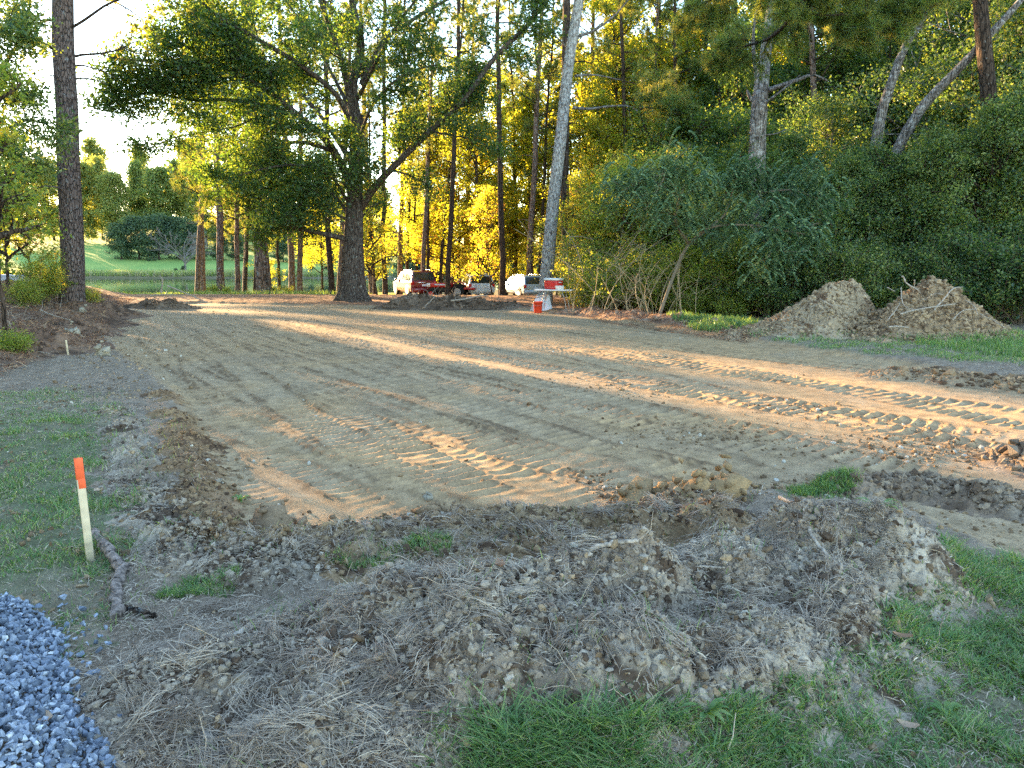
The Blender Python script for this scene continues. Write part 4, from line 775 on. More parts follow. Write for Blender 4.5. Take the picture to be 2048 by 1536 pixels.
def mound(name, px_bumps, res, namp, nfr, cols, label, cat, clods=0, csize=(.01, .05), cfr=1.0, seed=0, world=None, sub=.014, group=None, bigc=0):
    """a heap of earth: lumpy skin plus the clods lying in it; one body"""
    rng = np.random.default_rng(seed); bumps = []
    for b in (px_bumps or []):
        g = G(b[0], b[1], b[2]); bumps.append((g[0], g[1], b[2], b[3]))
    bumps += list(world or []); B = np.array(bumps); mr = B[:, 3].max() * 1.9
    bb = (B[:, 0].min() - mr, B[:, 0].max() + mr, B[:, 1].min() - mr, B[:, 1].max() + mr)
    def f(x, y):
        h = hsum(x, y, bumps); e = sm(.0, .42, h / B[:, 2].max())
        n1 = fbm(x, y, nfr, 5, seed + 7); n2 = np.abs(fbm(x, y, nfr * 2.3, 3, seed + 9) - .5) * 2
        return h + e * (n1 - .5) * namp * 2 - e * (1 - sm(0, .25, n2)) * namp * .5 - sub * 1.2
    MND.append((bb, f)); nx = int((bb[1] - bb[0]) / res); ny = int((bb[3] - bb[2]) / res); X, Y_ = np.meshgrid(np.linspace(bb[0], bb[1], nx), np.linspace(bb[2], bb[3], ny)); x = X.ravel(); y = Y_.ravel()
    h = f(x, y); z = gz(x, y, True) + h; i = np.arange(ny - 1)[:, None] * nx; j = np.arange(nx - 1)[None]; F = np.stack([i + j, i + j + 1, i + nx + j + 1, i + nx + j], -1).reshape(-1, 4)
    F = F[h[F].max(1) > -.004]; u, inv = np.unique(F, return_inverse=True)
    c0, c1, c2 = [np.array(c) for c in cols]; n = fbm(x[u], y[u], nfr * .8, 4, seed + 3)[:, None]; m = sm(.45, .62, fbm(x[u], y[u], nfr * .5, 3, seed + 4))[:, None]
    K = (c0 * (1 - m) + c1 * m) * (.75 + .5 * n); wet = sm(.60, .7, fbm(x[u], y[u], nfr, 4, seed + 5))[:, None]; K = K * (1 - wet) + c2 * wet
    mb = MB(); mb.add(np.c_[x, y, z][u], inv.reshape(F.shape), k=K)
    def put(nc, lo, hi, big):
        k = rng.integers(0, len(bumps), nc * 3); a = rng.random(nc * 3) * 6.28; q = np.sqrt(rng.random(nc * 3)) * (1.7 if seed in (17, 18) else 1.25); cx = B[k, 0] + B[k, 3] * q * np.cos(a); cy_ = B[k, 1] + B[k, 3] * q * np.sin(a); hh = f(cx, cy_); ok = hh > (-.06 if seed in (17, 18) else .01); cx, cy_ = cx[ok][:nc], cy_[ok][:nc]; n_ = len(cx)
        s = lo + (hi - lo) * rng.random(n_) ** 3; cz = surf(cx, cy_) + s * .12; t = rng.random((n_, 1)); kk = (c0 * t + c1 * (1 - t)) * (.7 + .6 * rng.random((n_, 1))); dk_ = rng.random(n_) < .2; kk[dk_] = c2
        lumps(mb, np.c_[cx, cy_, cz], s, rng, kk, big=big)
    if clods: put(clods, csize[0], csize[1], False)
    if bigc: put(bigc, csize[1] * .8, csize[1] * 1.8, True)
    o = mb.build(name, M['soil2'], smooth=False); tag(o, label, cat, group); return o
M['soil2'] = soilmat('soil_heap', fine=70, bump=.8, bdist=.008)
TAN = [(.26, .175, .10), (.34, .25, .155), (.12, .078, .045)]; BRN = [(.25, .165, .10), (.33, .24, .15), (.11, .07, .045)]; GRY = [(.26, .205, .155), (.37, .315, .25), (.10, .07, .05)]; DRK = [(.21, .155, .11), (.29, .23, .17), (.12, .085, .06)]
DRK2 = [(.13, .092, .065), (.20, .15, .11), (.07, .05, .035)]
def ridge(pts, h, r, n, jit=.15, seed=1, z=None):
    q = spline(np.array(pts, float), n); rr = random.Random(seed)
    return [(a + rr.uniform(-1, 1) * jit * r * 300, b + rr.uniform(-1, 1) * jit * r * 60, h * rr.uniform(.6, 1.25), r * rr.uniform(.8, 1.2)) for a, b in q]
mound('soil_berm', ridge([(440, 1062), (620, 1055), (800, 1040), (950, 1025), (1100, 1025), (1250, 1010), (1340, 1000), (1430, 1000)], .13, .22, 22, seed=2) + [(1300, 1015, .19, .17), (1385, 1020, .18, .17), (1435, 1000, .2, .15), (1100, 1060, .12, .25), (850, 1080, .1, .25), (700, 1090, .1, .25), (1000, 1085, .1, .25), (560, 1090, .09, .22)],
      .012, .05, 6, [TAN[0], TAN[1], BRN[2]], 'rough brown bank of clods along the near edge of the dirt pad', 'dirt bank', 4200, (.005, .026), seed=11, bigc=60)
mound('soil_berm', ridge([(330, 780), (365, 830), (375, 880), (385, 930), (400, 980), (425, 1040), (440, 1060)], .07, .24, 18, seed=3) + [(395, 860, .12, .2), (420, 1000, .1, .22)], .014, .05, 6, [BRN[0], TAN[0], BRN[2]], 'crumbled brown bank along the left edge of the dirt pad', 'dirt bank', 2600, (.005, .024), seed=12, bigc=16)
mound('debris_mound', [(800, 1150, 0.328, 0.42), (1000, 1140, 0.383, 0.42), (900, 1200, 0.3, 0.4), (1150, 1110, 0.368, 0.35), (1280, 1065, 0.451, 0.32), (1450, 1060, 0.383, 0.36), (1610, 1010, 0.41, 0.36), (1760, 1015, 0.41, 0.38), (1835, 1060, .18, .28), (1650, 1120, 0.3, 0.4), (600, 1230, 0.178, 0.35), (450, 1300, 0.164, 0.3), (700, 1290, 0.232, 0.35), (950, 1290, 0.26, 0.35), (1200, 1230, 0.342, 0.42), (400, 1400, 0.123, 0.28), (650, 1400, 0.164, 0.3), (850, 1400, 0.137, 0.25), (1080, 1330, 0.056, 0.2), (1350, 1270, 0.246, 0.35), (1520, 1220, 0.273, 0.36), (1680, 1230, 0.178, 0.28), (500, 1500, 0.095, 0.25), (700, 1500, 0.068, 0.22), (330, 1330, 0.11, 0.25), (1450, 1340, 0.095, 0.22)],
      .010, .062, 5.5, [GRY[0], GRY[1], GRY[2]], 'long mound of scraped soil, roots and dead grass in the foreground', 'debris mound', 21000, (.003, .020), seed=13, bigc=40)
mound('debris_mound', ridge([(215, 790), (262, 860), (282, 930), (300, 1000), (345, 1065), (400, 1105), (500, 1120), (590, 1125)], .085, .22, 20, seed=8), .014, .07, 5, GRY, 'low strip of torn roots and dry grass between the left grass and the pad bank', 'debris mound', 3200, (.004, .022), seed=23, bigc=14)
mound('soil_ridge', ridge([(1700, 940), (1780, 925), (1900, 935), (2048, 960), (2200, 985)], .12, .22, 16, seed=4), .016, .05, 5, DRK, 'dark ridge of torn sod crossing the tracks at the right', 'soil ridge', 1500, (.01, .04), seed=14)
mound('soil_ridge', ridge([(1770, 722), (1850, 725), (1950, 738), (2048, 748), (2200, 770)], .13, .26, 22, seed=5), .025, .04, 4, BRN, 'low brown ridge of dirt below the sunlit grass strip', 'soil ridge', 900, (.015, .06), seed=15)
mound('soil_mound', [(2085, 868, .2, .3), (2040, 878, .12, .22), (2150, 860, .25, .4)], .02, .05, 4, DRK, 'dark heap of soil cut off by the right edge', 'soil mound', 500, (.015, .06), seed=16)
# the two dirt piles
def pilew(px, d, h, r): p = P(px, 600, d); return (p[0], d, h, r)
mound('dirt_pile', None, .026, .15, 2.8, [(.30, .22, .135), (.37, .29, .195), (.15, .10, .065)], 'left dirt pile with a blunt grey top and long sloping left side', 'dirt pile', 4200, (.010, .045), seed=17, bigc=26,
      world=[pilew(1652, 18.2, 1.08, .6), pilew(1685, 18.3, 1.16, .6), pilew(1712, 18.3, 1.10, .5), pilew(1615, 18.2, .78, .65), pilew(1575, 18.0, .50, .6), pilew(1530, 17.9, .26, .55), pilew(1495, 17.8, .14, .5), pilew(1650, 17.6, .62, .6), pilew(1725, 17.9, .60, .45), pilew(1590, 17.5, .3, .6)], sub=.03)
mound('dirt_pile', None, .026, .15, 3.0, [(.31, .22, .135), (.36, .27, .175), (.15, .10, .062)], 'right dirt pile of broken clods with pale roots sticking out', 'dirt pile', 6000, (.010, .055), seed=18, bigc=60,
      world=[pilew(1840, 17.2, 1.02, .55), pilew(1872, 17.2, 1.12, .62), pilew(1905, 17.2, .95, .6), pilew(1810, 17.2, .82, .5), pilew(1785, 17.2, .55, .45), pilew(1940, 17.1, .68, .6), pilew(1972, 17.0, .42, .55), pilew(2005, 16.9, .2, .45), pilew(1755, 16.9, .28, .45), pilew(1840, 16.7, .6, .6), pilew(1900, 16.6, .5, .6), pilew(1790, 16.6, .25, .5)], sub=.03)
mound('brush_pile', None, .035, .12, 2.2, DRK2, 'low heap of brush, roots and dirt in front of the parked cars', 'brush pile', 900, (.02, .09), seed=19,
      world=[pilew(815, 29.5, .52, .7), pilew(850, 29.6, .52, .8), pilew(785, 29.5, .25, .6), pilew(905, 29.5, .46, .7), pilew(950, 29.4, .36, .8), pilew(1000, 29.2, .25, .8), pilew(880, 29.2, .4, .8)], sub=.03)
mound('brush_pile', None, .035, .12, 2.5, DRK2, 'small dark pile of sticks at the far left corner of the pad', 'brush pile', 300, (.02, .08), seed=20, world=[pilew(300, 29.5, .35, .6), pilew(335, 29.0, .38, .6), pilew(365, 28.8, .2, .5)], sub=.02)
mound('soil_ridge', None, .03, .06, 3, [(.30, .19, .13), (.36, .26, .19), (.16, .1, .07)], 'low uneven ridge of straw and dirt in front of the thicket', 'soil ridge', 700, (.015, .06), seed=21,
      world=[pilew(1130 + 28 * i, 26.2 - .6 * i, .10 + .05 * ((i * 7) % 3), .5) for i in range(13)], sub=.02)
mound('soil_berm', None, .03, .08, 2.2, [(.16, .10, .07), (.2, .13, .09), (.09, .06, .045)], 'dark root filled bank of cut earth left of the dirt pad', 'dirt bank', 900, (.02, .08), seed=22,
      world=[(-8.9 - .42 * i + .3 * ((i * 5) % 3 - 1), 13.6 + 1.1 * i, .20 + .08 * ((i * 3) % 4), .75) for i in range(13)], sub=.02)
# lone clods
def clod(px, py, s, label, col, z=.0, name='dirt_clod', squash=.8):
    rng = np.random.default_rng(int(px + py)); g = G(px, py, z + s * .4); mb = MB()
    V0, F0 = ICO2; lumps(mb, [[0, 0, 0]], [s], rng, np.array([col]), rough=.2, flat=squash, big=True); lumps(mb, rng.normal(size=(26, 3)) * s * .62, s * .22 * (.5 + rng.random(26)), rng, np.tile(np.array(col) * .95, (26, 1)), rough=.3)
    o = mb.build(name, M['soil2']); o.location = (g[0], g[1], float(surf(g[0], g[1])[0]) + s * .35); tag(o, label, name.split('_')[-1] if name != 'dirt_clod' else 'clod'); return o
clod(545, 1030, .115, 'large rounded brown clod at the near left corner of the pad', (.27, .19, .12))
clod(860, 1008, .075, 'round brown clod standing in the middle of the near bank', (.30, .21, .13))
clod(920, 990, .055, 'blocky clod on the pad side of the near bank, left of centre', (.32, .23, .15))
for px, py, s, lb in [(1270, 1000, .12, 'first upturned slab of brown earth from the left on the near bank'), (1330, 990, .13, 'second upturned slab of brown earth on the near bank'), (1385, 1005, .13, 'broad earth slab low in the group of upturned slabs'), (1435, 985, .15, 'largest rounded earth slab at the right end of the near bank')]:
    clod(px, py, s, lb, (.33, .225, .12), squash=.9)
for px, py, s, lb in [(165, 632, .16, 'pale rock on the left bank beside the pad'), (148, 677, .13, 'pale rock near the thin stake on the left bank'), (205, 704, .14, 'pale round rock at the left edge of the pad'), (855, 968, .035, 'small white stone on the pad near the brown clods'), (438, 965, .03, 'small white stone by the left bank of the pad')]:
    clod(px, py, s, lb, (.36, .32, .25), name='rock')
# ---------------- scattered crumbs on the pad
def crumbs():
    rng = np.random.default_rng(31); n = 30000; y = 4.6 + 24 * rng.random(n) ** 1.6; x = (rng.random(n) * 2 - 1) * (y * .75 + 1); sd = pad_mask(x, y); ok = sd < -.03; x, y = x[ok], y[ok]
    _, mo = track_h(x, y); band = sm(.55, .7, fbm(x, y, 1.1, 4, 33)); p = .015 + .5 * mo ** 1.5 + .1 * band + .25 * (1 - sm(-8, -4, x)); ok = rng.random(len(x)) < p; x, y = x[ok], y[ok]
    # heaped lines of loose clods
    for (a, b), m, w in [(((1290, 845), (1560, 862)), 900, .35), (((1660, 890), (2000, 885)), 700, .3), (((1700, 860), (2048, 880)), 300, .3), (((1180, 925), (1260, 985)), 350, .12), (((1850, 970), (2048, 1060)), 500, .5), (((420, 890), (470, 1040)), 700, .16), (((560, 1040), (1200, 1005)), 900, .12), (((200, 700), (330, 790)), 900, .5), (((240, 660), (300, 720)), 500, .6), (((1480, 960), (1700, 950)), 500, .2), (((1150, 750), (1330, 780)), 300, .3), (((1500, 790), (1900, 850)), 500, .35)]:
        A, B = G(*a), G(*b); t = rng.random((m, 1)); q = A + (B - A) * t + rng.normal(size=(m, 2)) * w; x = np.r_[x, q[:, 0]]; y = np.r_[y, q[:, 1]]
    n2 = 30000; x2 = (rng.random(n2) * 2 - 1) * 6; y2 = 2.2 + 8 * rng.random(n2) ** 1.5; ok = (pad_mask(x2, y2) > .05) & ~inpoly(x2, y2, GRAVEL) & (np.abs(x2) < y2 * .78 + .3) & (fbm(x2, y2, 2.2, 3, 38) > .47); x = np.r_[x, x2[ok]]; y = np.r_[y, y2[ok]]
    n = len(x); s = (.003 + .017 * rng.random(n) ** 4) * (1 + y * .03); th, _ = track_h(x, y); z = np.where(pad_mask(x, y) < 0, gz(x, y) + th, surf(x, y)) + s * .3
    t = rng.random((n, 1)); k = np.array([.13, .085, .05]) * (1 - t) + np.array([.40, .29, .18]) * t; pale = rng.random(n) < .06; k[pale] = (.5, .47, .4)
    mb = MB(); lumps(mb, np.c_[x, y, z], s, rng, k, rough=.25); o = mb.build('dirt_crumbs', M['soil2'], smooth=False); tag(o, 'loose crumbs and small clods of soil scattered over the dirt pad', 'soil crumbs', kind='stuff'); print('crumbs', n)
crumbs()
# ---------------- blades
def blades(mb, B, H, W, rng, lean=.5, v=None, seg=3, dirs=None, flatten=None):
    n = len(B); a = rng.random(n) * 6.28 if dirs is None else dirs; d = np.c_[np.cos(a), np.sin(a)]; s = np.c_[-d[:, 1], d[:, 0]]; a2 = rng.normal(size=n) * .6; s = s * np.cos(a2)[:, None] + d * np.sin(a2)[:, None]
    L = lean * (.4 + rng.random(n)) * H; V = []
    for k in range(seg + 1):
        t = k / seg; w = W * (1 - t ** 1.6) * .5 + W * .04; c = B + np.c_[d * (L * t ** 1.8)[:, None], H * (t - .28 * lean * t * t)]
        V += [c - np.c_[s * w[:, None], np.zeros(n)], c + np.c_[s * w[:, None], np.zeros(n)]]
    V = np.stack(V, 1).reshape(-1, 3); m = 2 * (seg + 1); F = np.concatenate([np.stack([np.arange(n) * m + 2 * k, np.arange(n) * m + 2 * k + 1, np.arange(n) * m + 2 * k + 3, np.arange(n) * m + 2 * k + 2], 1) for k in range(seg)])
    mb.add(V, F, np.repeat(rng.random(n) if v is None else v, m))
def straws(mb, C, L, W, rng, v, tilt=.25, ang=None):
    """curved dead stems lying about"""
    n = len(C); a = rng.random(n) * 6.28 if ang is None else ang; d = unit(np.c_[np.cos(a), np.sin(a), rng.normal(size=n) * tilt]); s = unit(np.cross(d, np.array([0, 0, 1.]) + rng.normal(size=(n, 3)) * .4)); b = np.cross(s, d); cv = rng.normal(size=n) * .2
    V = []
    for k in range(4):
        t = k / 3 - .5; c = C + d * (L * t)[:, None] + s * (L * cv * (.25 - t * t))[:, None] - np.array([0, 0, 1.]) * (L * np.abs(t) * .18)[:, None]; w = (W * (.5 if k in (1, 2) else .28))[:, None]
        V += [c - s * w, c + s * w]
    V = np.stack(V, 1).reshape(-1, 3); F = np.concatenate([np.stack([np.arange(n) * 8 + 2 * k, np.arange(n) * 8 + 2 * k + 1, np.arange(n) * 8 + 2 * k + 3, np.arange(n) * 8 + 2 * k + 2], 1) for k in range(3)])
    mb.add(V, F, np.repeat(v, 8))
M['straw'] = leafmat('dead_grass_stems', [(0, (.12, .09, .07)), (.3, (.27, .205, .155)), (.7, (.50, .41, .315)), (.93, (.70, .60, .46)), (1, (.78, .70, .54))], .15, rough=.6)
M['needle_litter'] = leafmat('fallen_needles', [(0, (.12, .06, .04)), (.5, (.28, .145, .085)), (.85, (.42, .25, .14)), (1, (.55, .42, .25))], .2, rough=.6)
M['grass'] = leafmat('grass_blades', [(0, (.08, .16, .06)), (.5, (.16, .28, .10)), (.78, (.30, .37, .13)), (.84, (.30, .28, .16)), (1, (.52, .46, .32))], .4, [(0, (.10, .28, .03)), (.75, (.4, .5, .05)), (1, (.6, .5, .2))], rough=.35)
def litter():
    rng = np.random.default_rng(41)
    def samp(n, y0, y1, pw, wide=.78): y = y0 + (y1 - y0) * rng.random(n) ** pw; return (rng.random(n) * 2 - 1) * (y * wide + .5), y
    x, y = samp(480000, 2.0, 21, 2.0); ok = (pad_mask(x, y) > -.02) & ~inpoly(x, y, GRAVEL); x, y = x[ok], y[ok]
    g = np.zeros(len(x), bool)
    for p in GRASS: g |= inpoly(x, y, p)
    sdn = dpoly(x, y, PAD, True); dens = np.where(g, .16, np.where(surf(x, y) - gz(x, y) > .05, .72, .8)) * (.28 + .72 * sm(.36, .56, fbm(x, y, 3.4, 4, 43) + .06)) * (.12 + .88 * sm(.25, .6, sdn)); ok = rng.random(len(x)) < dens; x, y = x[ok], y[ok]
    n = len(x); z = surf(x, y) + .004 + .022 * rng.random(n) ** 2; L = (.018 + .10 * rng.random(n) ** 1.8); W = .0017 + .0027 * rng.random(n) ** 2; W *= 1 + y * .05
    tuft = sm(.5, .62, fbm(x, y, 2.2, 3, 44)); mb = MB(); straws(mb, np.c_[x, y, z], L * (.7 + .5 * tuft), W, rng, (rng.random(n) * .75 + .3 * (fbm(x, y, 6, 3, 45) - .3)).clip(0, 1) ** .9); 
    m = 230; cx, cy_ = samp(m * 9, 2.2, 8, 1.5); ok = (dpoly(cx, cy_, PAD, True) > .5) & ~inpoly(cx, cy_, GRASS[1]) & ~inpoly(cx, cy_, GRASS[0]) & ((pad_mask(cx, cy_) > .05) & ~inpoly(cx, cy_, GRAVEL) & ((surf(cx, cy_) - gz(cx, cy_)) > .03) | ((pad_mask(cx, cy_) > .05) & (rng.random(len(cx)) < .12) & ~inpoly(cx, cy_, GRAVEL))); cx, cy_ = cx[ok][:m], cy_[ok][:m]; m = len(cx); q = 34; ca = np.repeat(rng.random(m) * 6.28, q) + rng.normal(size=m * q) * .3; ox = np.repeat(cx, q) + rng.normal(size=m * q) * .022; oy = np.repeat(cy_, q) + rng.normal(size=m * q) * .022; l = np.repeat(.09 + .12 * rng.random(m), q) * (.6 + .6 * rng.random(m * q))
    ox += np.cos(ca) * l * .4; oy += np.sin(ca) * l * .4; straws(mb, np.c_[ox, oy, surf(ox, oy) + .015 + .03 * rng.random(m * q)], l, .0016 + .0016 * rng.random(m * q), rng, (np.repeat(rng.random(m), q) * .5 + .35 * rng.random(m * q)), .3, ca)
    o = mb.build('dead_grass', M['straw'], smooth=False); tag(o, 'tangled grey brown dead grass and root litter over the scraped ground', 'dead grass', kind='stuff'); print('straw', n)
    # torn roots and twigs bristling from the scraped earth
    mb = MB(); cx, cy_ = samp(16000, 2.3, 9, 1.5); hh = surf(cx, cy_) - gz(cx, cy_); ok = (hh > .04) & ~inpoly(cx, cy_, GRAVEL); cx, cy_ = cx[ok][:1500], cy_[ok][:1500]; z = surf(cx, cy_)
    for x_, y_, z_ in zip(cx, cy_, z):
        l = .03 + .17 * rng.random() ** 2.2; r_ = .0011 + .0022 * rng.random() ** 2; d_ = unit(rng.normal(size=3) * [1, 1, .4] + [0, 0, .15]); p = np.array([x_, y_, z_ + .004]); q = [p]
        for _ in range(4): d_ = unit(d_ + rng.normal(size=3) * .35); q.append(q[-1] + d_ * l / 4)
        q = np.array(q); q[:, 2] = np.maximum(q[:, 2], z_ - .01); tube(mb, q, np.linspace(r_, r_ * .5, 5), 4, .75 * rng.random())
    o = mb.build('torn_roots', M['straw']); tag(o, 'fine torn roots and twigs bristling from the foreground mound and banks', 'roots', kind='stuff')
    # fallen pine needles: left bank, ridge, before the cars
    x, y = samp(150000, 9, 34, 1.1, .8); m = np.zeros(len(x), bool)
    for p in STRAW_RED: m |= inpoly(x, y, p)
    m |= (x < -8.2 - (y - 13) * .4) & (y > 11); ok = m & (rng.random(len(x)) < .75); x, y = x[ok], y[ok]; n = len(x)
    mb = MB(); straws(mb, np.c_[x, y, surf(x, y) + .02 + .03 * rng.random(n)], .12 + .16 * rng.random(n), (.005 + .004 * rng.random(n)) * (1 + y / 30), rng, rng.random(n), .35); o = mb.build('pine_straw', M['needle_litter'], smooth=False); tag(o, 'reddish fallen pine needles covering the ground round the pad', 'pine straw', kind='stuff')
litter()
def grass():
    rng = np.random.default_rng(51); mb = MB(); tot = 0
    def region(p, n, hf, lean=.55, dead=.22, w=.0045, patch=.42, seed=0, seg=3):
        nonlocal tot
        b = (p[:, 0].min(), p[:, 0].max(), max(1.7, p[:, 1].min()), p[:, 1].max()); k = n * 4; y = b[2] + (b[3] - b[2]) * rng.random(k) ** 1.5; x = b[0] + (b[1] - b[0]) * rng.random(k); ok = (np.abs(x) < y * .78 + .3); x, y = x[ok], y[ok]
        j = (fbm(x, y, 2.5, 4, 52) - .5) * .8 + rng.normal(size=len(x)) * .06; ok = inpoly(x + j, y + j, p) & (pad_mask(x, y) > .02) & ~inpoly(x, y, GRAVEL); x, y = x[ok], y[ok]
        d = sm(patch - .12, patch + .14, fbm(x, y, 2.6, 4, 53 + seed)); cl = sm(.35, .6, fbm(x, y, 14, 2, 54)); ok = (rng.random(len(x)) < (.12 + .88 * d) * (.4 + .6 * cl)) & ((surf(x, y) - gz(x, y)) < .13); x, y, d = x[ok][:n], y[ok][:n], d[ok][:n]; m = len(x)
        H = hf(x, y) * (.45 + .75 * rng.random(m)) * (.55 + .45 * d); v = rng.random(m) * .78; dd = rng.random(m) < dead; v[dd] = .84 + .16 * rng.random(dd.sum()); H[dd] *= .7
        blades(mb, np.c_[x, y, surf(x, y) - .01], H, w * (.6 + .8 * rng.random(m)) * (1 + y * .05), rng, lean, v, seg); tot += m
    tall = G(1120, 1480)
    region(GRASS[1], 78000, lambda x, y: (.07 + .07 * np.exp(-((x - tall[0]) ** 2 + (y - tall[1]) ** 2) / .28) + .03 * sm(.5, .7, fbm(x, y, 3, 2, 9))), .9, .42, .0062, .44)
    region(GRASS[0], 42000, lambda x, y: .055 + .05 * sm(.45, .7, fbm(x, y, 2, 2, 8)), .85, .42, .006, .52)
    region(GRASS[2], 3500, lambda x, y: .08 + 0 * x, .5, .1); region(GRASS[3], 2200, lambda x, y: .06 + 0 * x, .7, .3); region(GRASS[4], 1500, lambda x, y: .06 + 0 * x, .7, .3)
    region(GRASS[5], 16000, lambda x, y: .10 + .08 * rng.random(len(x)), .4, .2, .008, .3); region(GRASS[6], 5000, lambda x, y: .14 + .12 * rng.random(len(x)), .4, .1, .01, .3)
    region(GRASS_THIN[0], 15000, lambda x, y: .08 + 0 * x, .5, .4, .008); region(GRASS_THIN[1], 9000, lambda x, y: .05 + 0 * x, .7, .5, .006)
    # stray green blades through the litter
    x = (rng.random(9000) * 2 - 1) * 5; y = 2.2 + 6 * rng.random(9000) ** 1.4; ok = (pad_mask(x, y) > .1) & ~inpoly(x, y, GRAVEL) & (fbm(x, y, 2, 3, 99) > .5) & (np.abs(x) < .8 * y + .3); x, y = x[ok], y[ok]; blades(mb, np.c_[x, y, surf(x, y) - .005], .04 + .05 * rng.random(len(x)), np.full(len(x), .004), rng, .7, rng.random(len(x)))
    o = mb.build('grass', M['grass'], smooth=False); tag(o, 'patchy green lawn grass mixed with dry blades around the scraped soil', 'grass', kind='stuff'); print('grass', tot)
    # rough strip before the pond and reeds on its far bank
    mb = MB(); n = 26000; y = 40 + 26 * rng.random(n); x = -9 - rng.random(n) * (y * .62); keep = fbm(x, y, .3, 3, 5) > .4; x, y = x[keep], y[keep]; blades(mb, np.c_[x, y, gz(x, y, False) - .02], .15 + .2 * rng.random(len(x)), np.full(len(x), .03), rng, .4, .3 + .6 * rng.random(len(x)), 2)
    n = 30000; y = 144.5 + 6 * rng.random(n); x = -110 + 120 * rng.random(n); keep = fbm(x, y, .15, 3, 6) > .38; x, y = x[keep], y[keep]; blades(mb, np.c_[x, y, gz(x, y, False) - .02], .5 + .9 * rng.random(len(x)), np.full(len(x), .10), rng, .3, .6 + .4 * rng.random(len(x)), 2)
    o = mb.build('bank_grass', M['grass'], smooth=False); tag(o, 'rough grass and dry reeds along both banks of the pond', 'grass', kind='stuff')
grass()
def gravel():
    rng = np.random.default_rng(61); import bmesh; shapes = []
    for i in range(14):
        bm = bmesh.new(); pts = unit(rng.normal(size=(11, 3))) * (.75 + .35 * rng.random((11, 1))) * np.array([1.15, .85, .62]); 
        for p in pts: bm.verts.new(p)
        r = bmesh.ops.convex_hull(bm, input=bm.verts); loose = [v for v in bm.verts if not v.link_faces]; bmesh.ops.delete(bm, geom=loose, context='VERTS'); bmesh.ops.triangulate(bm, faces=bm.faces); bm.verts.index_update()
        shapes.append((np.array([v.co[:] for v in bm.verts]), np.array([[v.index for v in f.verts] for f in bm.faces]))); bm.free()
    mb = MB(); n = 26000; x = -2.6 + 2.4 * rng.random(n); y = 1.8 + 2.6 * rng.random(n); ok = (sdpoly(x, y, GRAVEL) < .012 * rng.normal(size=n)) & (np.abs(x) < y * .8 + .3); x, y = x[ok], y[ok]; dep = -sdpoly(x, y, GRAVEL)
    stray = 160; sx = GRAVEL[2:9]; q = sx[rng.integers(0, len(sx), stray)] + rng.normal(size=(stray, 2)) * .10; x = np.r_[x, q[:, 0]]; y = np.r_[y, q[:, 1]]; dep = np.r_[dep, np.zeros(stray)]
    n = len(x); z = gz(x, y) + .10 * sm(0, .35, dep) + .03 * rng.random(n); s = .007 + .019 * rng.random(n) ** 1.3; Rm = rrot(rng, n); idx = rng.integers(0, 14, n); v = (.48 + .30 * rng.normal(size=n)).clip(0.02, 1)
    for k, (V0, F0) in enumerate(shapes):
        w = np.where(idx == k)[0]
        if not len(w): continue
        V = np.einsum('nij,mj->nmi', Rm[w], V0) * s[w][:, None, None] + np.c_[x, y, z][w][:, None]; m = len(V0); mb.add(V.reshape(-1, 3), (F0[None] + (np.arange(len(w)) * m)[:, None, None]).reshape(-1, 3), np.repeat(v[w], m))
    m_, nt, out = newmat('gravel_stone'); b = N(nt, 'ShaderNodeBsdfPrincipled'); b.inputs['Roughness'].default_value = .62; b.inputs['Specular IOR Level'].default_value = .4
    at = N(nt, 'ShaderNodeAttribute', attribute_name='v'); c1 = ramp(nt, at.outputs['Fac'], [(0, (.10, .12, .155)), (.5, (.235, .275, .35)), (.9, (.42, .46, .54)), (1, (.62, .64, .66))]); tc = N(nt, 'ShaderNodeTexCoord'); ns = N(nt, 'ShaderNodeTexNoise'); ns.inputs['Scale'].default_value = 90; ns.inputs['Detail'].default_value = 6; nt.links.new(tc.outputs['Object'], ns.inputs[0])
    c2 = ramp(nt, ns.outputs['Fac'], [(.35, (.7, .7, .7)), (.6, (1, 1, 1)), (.75, (1.5, 1.5, 1.5))]); mx = N(nt, 'ShaderNodeMixRGB', blend_type='MULTIPLY'); mx.inputs[0].default_value = 1; nt.links.new(c1, mx.inputs[1]); nt.links.new(c2, mx.inputs[2]); nt.links.new(mx.outputs[0], b.inputs['Base Color']); nt.links.new(b.outputs[0], out.inputs[0])
    o = mb.build('gravel', m_, smooth=False); tag(o, 'bluish grey crushed stone gravel in the bottom left corner', 'gravel', kind='stuff'); print('gravel', n)
gravel()
